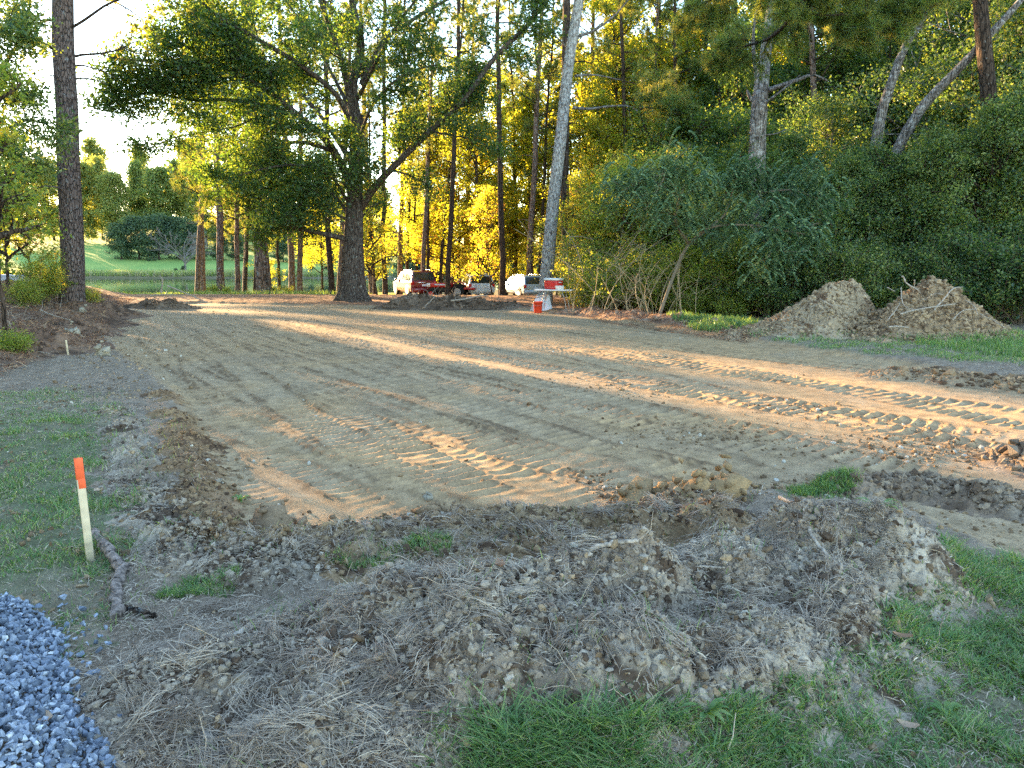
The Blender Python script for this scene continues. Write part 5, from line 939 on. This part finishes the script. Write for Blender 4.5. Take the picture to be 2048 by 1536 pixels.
# ================================================================== SMALL THINGS
M['wood_pale'] = barkmat('weathered_wood', (.22, .18, .14), (.55, .48, .38), .0, .06, 30)
M['wood_grey'] = paint('grey_stick', (.40, .34, .28), .9, spec=.1, noise=.3, nscale=45); M['branch_bark'] = paint('branch_bark', (.27, .215, .185), .95, spec=.1, noise=.45, nscale=38); M['lath'] = paint('stake_wood', (.60, .49, .33), .8, noise=.18, spec=.15, nscale=14); M['orange'] = paint('marking_paint', (.85, .14, .05), .7, noise=.12, spec=.2, nscale=20)
def srf(px, py, z=0.0): g = G(px, py, z); return np.array([g[0], g[1], float(surf(g[0], g[1])[0])])
def stake():
    b = srf(180, 1108, .02); d = b[1]; t = P(156, 916, d); root = empty('survey_stake', b); ax = unit(t - b); L = np.linalg.norm(t - b); m = Vector((0, 0, 1)).rotation_difference(Vector(ax)).to_matrix()
    mb = MB(); cbox(mb, (0, 0, (L * .80 - .15) / 2), (.042, .030, L * .80 + .15), .003); s = mb.build('post', M['lath'], root); mb = MB(); cbox(mb, (0, 0, L * .90), (.0445, .0325, L * .20), .003); cbox(mb, (.0035, -.0012, L * .76), (.038, .031, L * .1), .003); p = mb.build('painted_tip', M['orange'], root); p['label'] = 'bright orange painted top'
    root.rotation_euler = (m @ Matrix.Rotation(.55, 3, 'Z')).to_euler(); tag(root, 'wooden survey stake with an orange painted top standing in the grass', 'stake')
stake()
def small_stake(px, py, tx, ty, w, lb):
    b = srf(px, py); t = P(tx, ty, b[1]); v = t - b; mb = MB(); m = np.array(Vector((0, 0, 1)).rotation_difference(Vector(v)).to_matrix()); L = np.linalg.norm(v); cbox(mb, m @ np.array([0, 0, L / 2 - .05]), (w, w * .6, L + .1), .003, rot=m); o = mb.build('wooden_stake', M['lath']); o.location = b; tag(o, lb, 'stake')
small_stake(148, 612, 142, 592, .06, 'short pale stake on the bank below the massive pine'); small_stake(136, 709, 132, 680, .03, 'thin pale stake low on the left bank')
def stick(px, r, lb, name='stick', mat='wood_grey', lift=.03, k=8, knob=.25, cat='stick', root=None, d=None):
    pts = [srf(a, b, .0 if len(q) == 2 else q[2]) if False else None for q in [] for a, b in []]; W = []
    for q in px:
        if len(q) == 3 and d is not None: w = P(q[0], q[1], q[2])
        else:
            h = q[2] if len(q) > 2 else .0; g = G(q[0], q[1], h + lift); w = np.array([g[0], g[1], max(float(surf(g[0], g[1])[0]), h) + r * .6])
        W.append(w)
    rng = np.random.default_rng(int(px[0][0])); W = np.array(W); c = W[0].copy(); pt = spline(W - c, 22); pt += rng.normal(size=pt.shape) * r * .22; rr = r * np.linspace(1, .62, 22) * (1 + knob * (rng.random(22) - .5)); mb = MB(); tube(mb, pt, rr, k, jit=.28, rng=rng, cap=True); o = mb.build(name, M[mat]); o.location = c; tag(o, lb, cat); return o
stick([(190, 1070), (212, 1100), (236, 1125), (240, 1150), (230, 1185), (232, 1215), (236, 1242)], .036, 'thick crooked fallen branch beside the orange tipped stake', 'fallen_branch', 'branch_bark', .02, 10, .5, 'branch')
stick([(236, 1218), (270, 1226), (310, 1232)], .02, 'dark short branch lying at the lower end of the crooked branch', 'fallen_branch', 'bark_dark', .01, 7, .4, 'branch')
for q, r, lb in [([(430, 1292, .1), (462, 1272, .12), (495, 1250, .13)], .015, 'flat pale stick on the left part of the foreground mound'), ([(775, 1338, .1), (805, 1325, .12), (840, 1318, .13)], .014, 'pale broken stick low in the middle of the foreground mound'), ([(855, 1328, .12), (895, 1324, .12)], .011, 'short pale stick just right of the broken stick on the mound'),
                 ([(808, 1122, .22), (840, 1142, .24), (868, 1168, .24)], .012, 'curved pale root near the top of the foreground mound'), ([(1150, 1137, .27), (1210, 1134, .27), (1272, 1134, .28)], .016, 'grey lichened stick lying level across the mound top'), ([(1238, 1388, .02), (1288, 1384, .02)], .013, 'short grey stick in the grass below the mound'),
                 ([(640, 1392, .1), (690, 1376, .1), (740, 1360, .1)], .012, 'thin brownish stick in the lower left of the mound'), ([(410, 1460, .05), (425, 1480, .05)], .018, 'stubby pale chip near the bottom of the mound'), ([(1615, 1030, .3), (1618, 1060, .3), (1640, 1085, .28), (1660, 1105, .26)], .012, 'forked root running down the right part of the mound'),
                 ([(1560, 988, .2), (1590, 1000, .28), (1612, 1022, .3)], .013, 'root end poking up behind the right part of the mound'), ([(1625, 1022, .3), (1680, 1018, .33), (1740, 1022, .33), (1785, 1030, .3)], .010, 'long thin root lying across the right crest of the mound'), ([(1590, 1058, .28), (1625, 1064, .28), (1650, 1078, .27)], .007, 'thin twig crossing the forked root'),
                 ([(1636, 995, .3), (1652, 1018, .3)], .008, 'short pointed twig on the right crest of the mound'), ([(1400, 1122, .25), (1470, 1150, .2)], .006, 'thin straight twig on the right slope of the mound'), ([(1100, 1265, .2), (1115, 1256, .2)], .014, 'small pale bark chip in the middle of the mound'), ([(930, 1180, .24), (985, 1240, .2)], .005, 'fine straight twig left of the mound top')]:
    stick(q, r, lb)
for q, r, lb in [([(1805, 552, 17.0), (1815, 568, 17.0), (1835, 580, 17.0), (1842, 590, 17.1)], .02, 'dead branch sticking up from the top of the right dirt pile'), ([(1829, 560, 17.0), (1828, 582, 17.1)], .014, 'short upright twig on top of the right dirt pile'), ([(1802, 575, 16.9), (1804, 600, 16.75), (1812, 614, 16.6), (1840, 622, 16.4)], .012, 'bent root hanging on the left face of the right dirt pile'),
                 ([(1868, 620, 16.3), (1890, 596, 16.5), (1905, 578, 16.8), (1925, 574, 17)], .016, 'pale curved root on the right face of the right dirt pile'), ([(1800, 628, 16.2), (1840, 618, 16.2), (1880, 612, 16.3), (1910, 608, 16.6)], .016, 'long pale root lying level across the right dirt pile'), ([(1778, 654, 15.9), (1800, 653, 15.9), (1818, 656, 15.9)], .02, 'pale stick low on the right dirt pile'), ([(1775, 575, 17.2), (1790, 583, 17.2)], .014, 'short twig left of the top of the right dirt pile'),
                 ([(840, 622, 28.5), (865, 598, 28.7), (870, 590, 28.8)], .02, 'stick leaning up on the left brush heap'), ([(902, 601, 28.4), (930, 598, 28.4), (955, 592, 28.5), (975, 591, 28.6)], .03, 'pale curved stick on the right side of the brush heap'), ([(322, 585, 28.8), (325, 560, 28.8), (319, 552, 28.8)], .03, 'upright twig in the small far left brush pile'), ([(335, 572, 28.6), (380, 590, 28.2), (415, 606, 27.8)], .03, 'long branch trailing right from the small brush pile'), ([(300, 592, 28.6), (345, 590, 28.3), (380, 600, 28)], .02, 'second branch at the foot of the small brush pile'),
                 ([(80, 620, 17), (110, 632, 16.5), (140, 640, 16)], .014, 'thin root trailing down the left bank'), ([(45, 700, 14), (75, 703, 13.8), (100, 708, 13.5)], .012, 'pale stick on the needles of the left bank')]:
    stick(q, r, lb, 'branch' if r > .015 else 'twig', d=1)
for i, (q, r) in enumerate([([(1850, 600, 16.8), (1868, 588, 16.7), (1888, 590, 16.6)], .010), ([(1905, 640, 16.0), (1925, 622, 16.2), (1950, 618, 16.3)], .010), ([(1960, 628, 16.4), (1985, 640, 16.2), (2010, 655, 16.0)], .011), ([(1775, 640, 16.0), (1790, 622, 16.3), (1800, 606, 16.6)], .010), ([(1640, 598, 17.4), (1662, 610, 17.2), (1690, 612, 17.1)], .009), ([(1560, 640, 17.2), (1590, 634, 17.1), (1612, 640, 16.9)], .010), ([(1930, 600, 16.6), (1948, 612, 16.5), (1955, 630, 16.3)], .009)]):
    stick(q, r, ['thin root curling near the top of the right dirt pile', 'small root low on the right flank of the right dirt pile', 'long twig on the far right foot of the right dirt pile', 'thin root at the left foot of the right dirt pile', 'thin root on the face of the left dirt pile', 'twig on the long left slope of the left dirt pile', 'hanging root high on the right flank of the right dirt pile'][i], 'twig', d=1)
# roots and twigs bristling out of brush and banks are part of what lies there
def bristle():
    rng = np.random.default_rng(71); mb = MB()
    spots = []
    for i in range(90): p = P(770 + 240 * rng.random(), 600, 29.2 + .8 * rng.random()); spots.append((p[0], p[1], .35, .010))
    for i in range(60): p = P(285 + 95 * rng.random(), 600, 28.7 + .8 * rng.random()); spots.append((p[0], p[1], .4, .010))
    for i in range(160): t = rng.random() * 12; spots.append((-9.2 - .42 * t - 1.2 * rng.random(), 13 + 1.15 * t, .25, .006))
    for x, y, L, r in spots:
        z = float(surf(x, y)[0]); d = unit(rng.normal(size=3) + [0, 0, .5]); l = L * rng.uniform(.5, 1.8); p = np.array([x, y, z - .03]); tube(mb, [p, p + d * l * .5 + rng.normal(size=3) * l * .1, p + d * l + rng.normal(size=3) * l * .15], [r, r * .8, r * .4], 4)
    o = mb.build('root_litter', M['wood_grey']); tag(o, 'tangle of thin roots and twigs in the brush piles and the left bank', 'roots', kind='stuff')
bristle()
# broadleaf weeds and fallen leaves
def leaf_litter():
    rng = np.random.default_rng(81); mt = leafmat('fallen_leaf', [(0, (.30, .16, .09)), (1, (.55, .42, .3))], .1)
    for px, py, z, lb in [(1108, 1262, .2, 'pale dry leaf in the middle of the mound'), (90, 1430, .1, 'orange brown leaf lying on the gravel'), (1815, 1462, 0, 'small brown leaf in the grass at the lower right'), (1800, 1330, 0, 'reddish leaf in the grass right of the mound'), (1000, 1190, .26, 'curled grey leaf on the mound top'), (195, 985, 0, 'yellowish leaf in the grass above the stake')]:
        w = srf(px, py, z); mb = MB(); n = 9; t = np.linspace(-1, 1, n); wd = .022 * np.sqrt(1 - t * t * .96); x = t * .038; V = np.concatenate([np.c_[x, -wd, .010 * t * t + .008], np.c_[x, 0 * x, .010 * t * t], np.c_[x, wd, .010 * t * t + .010]]); F = [[i, i + 1, n + i + 1, n + i] for i in range(n - 1)] + [[n + i, n + i + 1, 2 * n + i + 1, 2 * n + i] for i in range(n - 1)]
        mb.add(V @ rotz(rng.random() * 6).T, F, rng.random()); o = mb.build('fallen_leaf', mt); o.location = (w[0], w[1], w[2] + (.05 if px == 90 else .028)); tag(o, lb, 'leaf')
    for px, py, s, lb in [(1745, 1145, .13, 'broad leaved green weed at the right foot of the mound'), (1410, 1490, .10, 'low broad leaved weed at the bottom of the lawn'), (1560, 1500, .09, 'second low weed at the bottom right of the lawn'), (1890, 1430, .08, 'small weed in the grass at the right'), (480, 982, .08, 'small weed on the left grass behind the stake')]:
        w = srf(px, py, .0); mb = MB()
        for i in range(11):
            a = i * 2.4; n = 7; t = np.linspace(0, 1, n); wd = s * .13 * np.sin(math.pi * t ** .8 + .05).clip(.02, 1); r = s * t * (.8 + .3 * rng.random()); z = s * (1.0 * t - .75 * t * t) * rng.uniform(.5, 1.5); V = np.concatenate([np.c_[r, -wd, z + wd * .5], np.c_[r, 0 * r, z], np.c_[r, wd, z + wd * .5]]); F = [[k, k + 1, n + k + 1, n + k] for k in range(n - 1)] + [[n + k, n + k + 1, 2 * n + k + 1, 2 * n + k] for k in range(n - 1)]; mb.add(V @ rotz(a).T, F, .45 + .25 * rng.random())
        o = mb.build('weed', M['grass']); o.location = w; tag(o, lb, 'weed')
leaf_litter()
# ------------------------------------------------------------------ folding table, cooler, tub, bucket, folded sheet
M['plastic_white'] = paint('white_plastic', (.78, .78, .76), .35, noise=.04); M['red_plastic'] = paint('red_plastic', (.62, .03, .025), .35, noise=.08); M['red_orange'] = paint('bucket_red', (.75, .06, .02), .4, noise=.05); M['steel'] = paint('grey_steel', (.42, .42, .42), .4, .7); M['blackp'] = paint('black_plastic', (.02, .02, .02), .5); M['dark'] = paint('black_rubber', (.012, .012, .013), .85)  # last entry is plain near-black rubber
def table():
    d = 26.8; x = P(1110, 600, d)[0]; z = gz1(x, d); root = empty('folding_table', (x, d, z), -.30); mb = MB(); cbox(mb, (0, 0, .745), (1.32, .66, .045), .02); t = mb.build('tabletop', M['plastic_white'], root)
    for sx in (-.42, .42):
        for sy in (-.24, .24):
            mb = MB(); tube(mb, [(sx * .72, sy, .72), (sx, sy, .35), (sx * 1.12, sy, -.03)], .014, 8); mb.build('leg', M['steel'], root)
        mb = MB(); tube(mb, [(sx * .95, -.24, .45), (sx * .95, .24, .45)], .011, 8); tube(mb, [(sx * .9, 0, .5), (0, 0, .715)], .010, 6); mb.build('brace', M['steel'], root)
    tag(root, 'white folding table standing beside the pale leaning pine', 'table'); Rz = rotz(-.30)
    def at(lx, ly, lz): return np.array([x, d, z]) + Rz @ np.array([lx, ly, lz])
    c = empty('cooler', at(-.06, .02, .768), -.75); mb = MB(); cbox(mb, (0, 0, .155), (.56, .36, .31), .03, taper=1.06); mb.build('body', M['red_plastic'], c); mb = MB(); cbox(mb, (0, 0, .345), (.61, .40, .075), .025); mb.build('lid', M['plastic_white'], c)
    for sx in (-1, 1): mb = MB(); cbox(mb, (sx * .292, 0, .24), (.03, .16, .035), .008); mb.build('handle', M['plastic_white'], c)
    tag(c, 'red cooler with a white lid on the folding table', 'cooler')
    t = empty('plastic_tub', at(.20, -.20, .768), .1); mb = MB(); cbox(mb, (0, 0, .06), (.26, .17, .12), .012, taper=1.14); mb.build('tub', M['plastic_white'], t); mb = MB(); cbox(mb, (0, 0, .127), (.31, .21, .014), .005); mb.build('rim', M['plastic_white'], t); tag(t, 'small white plastic tub at the front edge of the folding table', 'tub')
    bx = P(1076, 600, 26.4); b = empty('bucket', (bx[0], 26.4, gz1(bx[0], 26.4))); mb = MB(); k = 24; th = np.arange(k) * 2 * math.pi / k
    prof = [(.118, .0), (.125, .02), (.150, .35), (.160, .352), (.160, .372), (.150, .375), (.142, .36), (.118, .03), (.0, .028)]
    V = np.concatenate([np.c_[r * np.cos(th), r * np.sin(th), np.full(k, h)] for r, h in prof]); mb.add(V, [[i * k + j, i * k + (j + 1) % k, (i + 1) * k + (j + 1) % k, (i + 1) * k + j] for i in range(len(prof) - 1) for j in range(k)]); mb.build('pail', M['red_orange'], b)
    mb = MB(); a = np.linspace(0, math.pi, 12); tube(mb, np.c_[.158 * np.cos(a), -.04 - .13 * np.sin(a), .34 - .10 * np.sin(a)], .004, 5); mb.build('handle', M['steel'], b); b.scale = (1.05,) * 3; tag(b, 'red bucket on the ground left of the folding table', 'bucket')
    px = P(1084, 600, 27.2); cl = empty('folded_sheet', (px[0], 27.2, gz1(px[0], 27.2)), .2); m_ = paint('pale_blue_sheet', (.62, .72, .85), .5, noise=.08); mb = MB()
    V = []; rng = np.random.default_rng(4)
    for i in range(13):
        for j in range(9):
            u = i / 12 * 2 - 1; v = j / 8; V.append((u * .36 * (1.05 - .35 * v) , .03 * math.sin(u * 7) * (1 - v) - .10 + .10 * v, v * (.50 + .07 * u) + .01))
    for i in range(13):
        for j in range(9):
            u = i / 12 * 2 - 1; v = j / 8; V.append((u * .36 * (1.05 - .35 * v), .22 * (1 - v) + .03 * math.sin(u * 6 + 1) * (1 - v) + .01, v * (.50 + .07 * u)))
    F = [[i * 9 + j, (i + 1) * 9 + j, (i + 1) * 9 + j + 1, i * 9 + j + 1] for i in range(12) for j in range(8)]; F2 = [[q + 117 for q in f[::-1]] for f in F]; mb.add(V, F + F2); mb.build('sheet', m_, cl); mb = MB(); tube(mb, [(-.22, .02, .50), (.22, .03, .57)], .02, 6); mb.build('ridge_bar', M['plastic_white'], cl); tag(cl, 'pale blue folded plastic sheet propped behind the red bucket', 'sheet')
table()
mb = MB(); cbox(mb, (0, 0, .05), (.34, .16, .12), .008); o = mb.build('brick_block', paint('red_brick', (.32, .09, .07), .9, noise=.2, nscale=20)); w = P(1446, 640, 19.8); o.location = (w[0], 19.8, gz1(w[0], 19.8)); o.rotation_euler = (0, 0, .1); tag(o, 'dull red brick block in the grass between the bushes and the left dirt pile', 'brick')
# ------------------------------------------------------------------ vehicles
M['glass'] = paint('tinted_glass', (.015, .018, .02), .08, noise=.02, spec=.7); M['tyre'] = paint('tyre', (.02, .02, .02), .8, spec=.2); M['rim'] = paint('alloy', (.5, .5, .52), .3, .8); M['lampred'] = paint('tail_lamp', (.5, .01, .01), .2, noise=.02); M['lampclear'] = paint('head_lamp', (.7, .7, .68), .15, noise=.02); M['platew'] = paint('number_plate', (.7, .72, .78), .4, noise=.05); M['chrome'] = paint('chrome', (.75, .75, .76), .15, 1, noise=.02)
def suv(label, paintm, rack='chrome', L=4.75, H=1.78, Wd=1.9, rear_slant=.28, garnish=True, glassrear=(.40, .86), bt=1.0):
    root = empty('parked_car'); hw = Wd / 2; zb = .30; belt = 1.05 * H / 1.78 * bt
    # stations: x (rear -> front), underside z, belt z, top z, half width of roof
    st = [(-L / 2, zb + .12, .72, .74, .90), (-L / 2 + .03, zb, belt - .06, belt - .02, .90), (-L / 2 + .07, zb, belt, belt + .05, .86), (-L / 2 + rear_slant, zb, belt, H - .05, .80), (-L / 2 + rear_slant + .25, zb, belt, H, .80), (-.1, zb, belt, H + .01, .80), (.55, zb, belt, H - .05, .80), (1.35, zb, belt, belt + .04, .84), (1.6, zb, belt - .03, belt + .01, .86), (L / 2 - .25, zb, belt - .12, belt - .06, .86), (L / 2 - .05, zb + .05, belt - .25, belt - .2, .80), (L / 2, zb + .15, .66, .68, .78)]
    V = []; n = 14
    for x, b, bl, tp, rw in st:
        e = .93 if abs(x) > L / 2 - .06 else 1.0; w = hw * e; h = [(0, b), (w * .8, b), (w * .97, b + .10), (w, b + .30), (w * .985, bl - .06), (w * .955, bl), (w * (rw + (.95 - rw) * (0 if tp - bl > .3 else .8)), max(tp - .07, bl + .003)), (w * rw * .88, max(tp - .01, bl + .006)), (0, tp + .005)]
        V += [(x, -y, z) for y, z in h] + [(x, y, z) for y, z in h[1:-1][::-1]]
    m = 16; F = []
    for i in range(len(st) - 1):
        for j in range(m): F.append([i * m + j, (i + 1) * m + j, (i + 1) * m + (j + 1) % m, i * m + (j + 1) % m])
    mb = MB(); mb.add(V, F); V = np.array(V)
    for e, s in ((0, 1), (len(st) - 1, -1)):
        r = V[e * m:(e + 1) * m]; c = r.mean(0); mb.add(np.vstack([r, c]), [[q, (q + 1) % m, m][::s] for q in range(m)])
    body = mb.build('body', paintm, root, smooth=False); bv = body.modifiers.new('bevel', 'BEVEL'); bv.width = .03; bv.segments = 2; bv.limit_method = 'ANGLE'; bv.angle_limit = R(28)
    def panel(name, quad, mat, th=.008, inset=.0):
        q = np.array(quad, float); nrm = unit(np.cross(q[1] - q[0], q[3] - q[0])); c = q.mean(0); q = c + (q - c) * (1 - inset); n_ = 8; g = []
        for r_, off in ((1.0, .001), (.97, th), ):
            g.append(c + (q - c) * r_ + nrm * off)
        A = np.vstack(g); mb = MB(); mb.add(A, [[i, (i + 1) % 4, 4 + (i + 1) % 4, 4 + i] for i in range(4)] + [[4, 5, 6, 7]]); return mb.build(name, mat, root, smooth=False)
    xr = -L / 2
    # rear window: from belt to roof on the slanted tail
    def rp(t, y): x0, x1 = xr + .07, xr + rear_slant; z0, z1 = belt + .05, H - .05; return (x0 + (x1 - x0) * t - .012, y, z0 + (z1 - z0) * t)
    w0, w1 = hw * .80, hw * .72; panel('rear_window', [rp(.06, w0), rp(.06, -w0), rp(.90, -w1), rp(.90, w1)], M['glass'])
    for s in (-1, 1):
        def sp(x, t): y = hw * (.955 + (.80 - .955) * t) + .010; return (x, s * y, belt + .03 + (H - .12 - belt) * t)
        for nm, (a0, a1, b1, b0) in (('side_window', (xr + .35, xr + 1.15, xr + 1.15, xr + .52)), ('side_window', (xr + 1.22, xr + 2.15, xr + 2.13, xr + 1.22)), ('side_window', (xr + 2.22, xr + 3.28, xr + 2.72, xr + 2.2))):
            q = [sp(a0, .05), sp(a1, .05), sp(b1, .9), sp(b0, .9)]; panel(nm, q if s < 0 else [q[1], q[0], q[3], q[2]], M['glass'])
        mb = MB(); cbox(mb, (xr + .06, s * hw * .86, belt - .08), (.10, .20, .26), .03); mb.build('tail_light', M['lampred'], root)
        mb = MB(); cbox(mb, (L / 2 - .07, s * hw * .72, .78), (.16, .34, .16), .04); mb.build('headlight', M['lampclear'], root)
        mb = MB(); cbox(mb, (.95, s * (hw + .10), belt + .08), (.12, .18, .16), .04); mb.build('side_mirror', paintm, root)
        mb = MB(); tube(mb, [(-1.6, s * hw * .68, H - .01), (-1.5, s * hw * .68, H + .06), (.2, s * hw * .68, H + .06), (.4, s * hw * .68, H)], .02, 6); mb.build('roof_rail', M[rack], root)
        for x in (-L / 2 + .92, L / 2 - .88):
            w = empty('wheel', (x, s * (hw - .11), .36)); w.parent = root; mb = MB(); cyl(mb, (0, 0, 0), .36, .23, 1, 28, bev=.03); mb.build('tyre', M['tyre'], w); mb = MB(); cyl(mb, (0, s * .09, 0), .23, .08, 1, 20, bev=.01); mb.build('rim', M['rim'], w)
            mb = MB(); th = np.linspace(-.15, math.pi + .15, 20); r0, r1 = .36, .45; A = np.concatenate([np.c_[x + r * np.cos(th), np.full(20, s * (hw + o_)), .36 + r * np.sin(th)] for r, o_ in ((r0, .004), (r1, .012), (r1 + .02, -.01))]); mb.add(A, [[i + k * 20, i + 1 + k * 20, i + 21 + k * 20, i + 20 + k * 20] for k in range(2) for i in range(19)]); mb.build('wheel_arch', M['blackp'], root)
    mb = MB(); cbox(mb, (xr - .01, 0, .50), (.16, Wd * .92, .24), .05); mb.build('rear_bumper', paintm, root); mb = MB(); cbox(mb, (xr - .01, 0, belt - .24), (.03, .34, .16), .008); mb.build('number_plate', M['platew'], root)
    if garnish: mb = MB(); cbox(mb, (xr + .02, 0, belt - .06), (.05, .95, .06), .015); mb.build('chrome_strip', M['chrome'], root)
    tag(root, label, 'car'); return root
red = paint('dark_red_paint', (.20, .012, .018), .25, coat=.6, noise=.04); white = paint('white_paint', (.62, .66, .70), .3, coat=.5, noise=.03); silver = paint('silver_paint', (.42, .47, .50), .3, .3, coat=.5, noise=.04)
def park(o, px, d, yaw, s=1.0, dz=0):  # yaw: heading turned left of straight ahead
    x = P(px, 600, d)[0]; o.location = (x, d, gz1(x, d) + dz); o.rotation_euler = (0, 0, math.pi / 2 + yaw); o.scale = (s, s, s)
park(suv('dark red family car seen from behind, leftmost of the parked cars', red), 829, 57, .42, 1.04, .05)
park(suv('white car seen from behind, right of the tractor', white, L=4.5, H=1.62, rear_slant=.5, garnish=False), 953, 56, .22, 1.0, .0)
park(suv('silver car half hidden by the leaning pine, rightmost of the parked cars', silver, L=4.4, H=1.62, rear_slant=.4, garnish=False), 1046, 47, .42, .84, -.05)
def tractor():
    x = P(886, 600, 54)[0]; root = empty('red_tractor', (x, 54, gz1(x, 54) - .12), -.10); rp_ = paint('tractor_red', (.55, .02, .02), .35, coat=.3, noise=.08)
    mb = MB(); cbox(mb, (-.10, 0, .98), (1.75, .75, .30), .06); mb.build('hood', rp_, root)
    mb = MB(); cbox(mb, (-.93, -.39, 1.0), (.26, .04, .24), .02); h = mb.build('headlight', M['lampclear'], root); mb = MB(); cbox(mb, (-.1, -.385, 1.02), (.85, .02, .08), .006); mb.build('side_stripe', M['platew'], root)
    mb = MB(); cbox(mb, (-.1, 0, .68), (1.5, .4, .4), .05); mb.build('engine', M['blackp'], root)
    for sx in (1.15,):
        for sy in (-.55, .55):
            w = empty('wheel', (sx, sy, .55)); w.parent = root; mb = MB(); cyl(mb, (0, 0, 0), .50, .26, 1, 26, bev=.05); mb.build('tyre', M['tyre'], w); mb = MB(); cyl(mb, (0, np.sign(sy) * .1, 0), .24, .1, 1, 18); mb.build('rim', M['steel'], w)
            mb = MB(); a = np.linspace(.1, math.pi - .2, 12); A = np.concatenate([np.c_[sx + .66 * np.cos(a), np.full(12, sy + o_), .62 + .62 * np.sin(a)] for o_ in (-.17, .17)]); A = np.vstack([A, A + [0, 0, -.03]]); mb.add(A, [[i, i + 1, i + 13, i + 12] for i in range(11)] + [[i + 24, i + 36, i + 37, i + 25] for i in range(11)] + [[i, i + 24, i + 25, i + 1] for i in range(11)]); mb.build('fender', rp_, root)
    for sy in (-.42, .42):
        w = empty('wheel', (-.75, sy, .36)); w.parent = root; mb = MB(); cyl(mb, (0, 0, 0), .36, .22, 1, 22, bev=.04); mb.build('tyre', M['tyre'], w); mb = MB(); cyl(mb, (0, np.sign(sy) * .07, 0), .2, .12, 1, 16); mb.build('rim', rp_, w)
    mb = MB(); cbox(mb, (1.0, 0, 1.0), (.5, .5, .12), .04); cbox(mb, (1.25, 0, 1.22), (.12, .5, .4), .04); mb.build('seat', M['blackp'], root)
    mb = MB(); tube(mb, [(.45, 0, 1.1), (.62, 0, 1.42)], .025, 7); a = np.linspace(0, 2 * math.pi, 17); tube(mb, np.c_[.62 + .05 * np.cos(a), .19 * np.sin(a), 1.42 + .18 * np.cos(a) * .5], .016, 6); mb.build('steering_wheel', M['blackp'], root)
    mb = MB(); tube(mb, [(.1, .2, 1.1), (.22, .2, 1.75)], .035, 8); mb.build('exhaust_pipe', M['cane'], root); mb = MB(); cbox(mb, (1.9, .0, .75), (.9, 1.3, .14), .05); mb.build('mower_deck', rp_, root)
    tag(root, 'small red tractor with a low hood parked between the red and white cars', 'tractor')
tractor()
def tarp_boat():
    d = 40; x = P(28, 600, d)[0]; z = 1.7 - 50 * d / 1536 - .05; root = empty('covered_trailer', (x, d, gz1(x, d)), .05); top = P(30, 549, d)[2] - gz1(x, d); m_ = paint('grey_white_cover', (.50, .52, .56), .6, noise=.15, nscale=3); rng = np.random.default_rng(2)
    mb = MB(); nx, ny = 26, 8; V = []; 
    for i in range(nx):
        for j in range(ny): u = i / (nx - 1) * 2 - 1; th = j / (ny - 1) * math.pi; V.append((u * 1.5, -.62 * math.cos(th) + .02 * math.sin(u * 19), max(.35, top - .10 + .10 * math.sin(th) ** .5 + .02 * math.sin(u * 11 + j)) if 0 < j < ny - 1 else top * .35))
    mb.add(V, [[i * ny + j, (i + 1) * ny + j, (i + 1) * ny + j + 1, i * ny + j + 1] for i in range(nx - 1) for j in range(ny - 1)]); mb.build('cover', m_, root); mb = MB(); cbox(mb, (0, 0, top * .3), (2.8, 1.1, .12), .03); mb.build('frame', M['steel'], root)
    for s in (-1, 1): mb = MB(); cyl(mb, (.2, s * .6, .3), .3, .18, 1, 20, bev=.03); mb.build('wheel', M['tyre'], root)
    tag(root, 'low trailer under a grey white cover, partly hidden left of the massive pine', 'trailer')
tarp_boat()
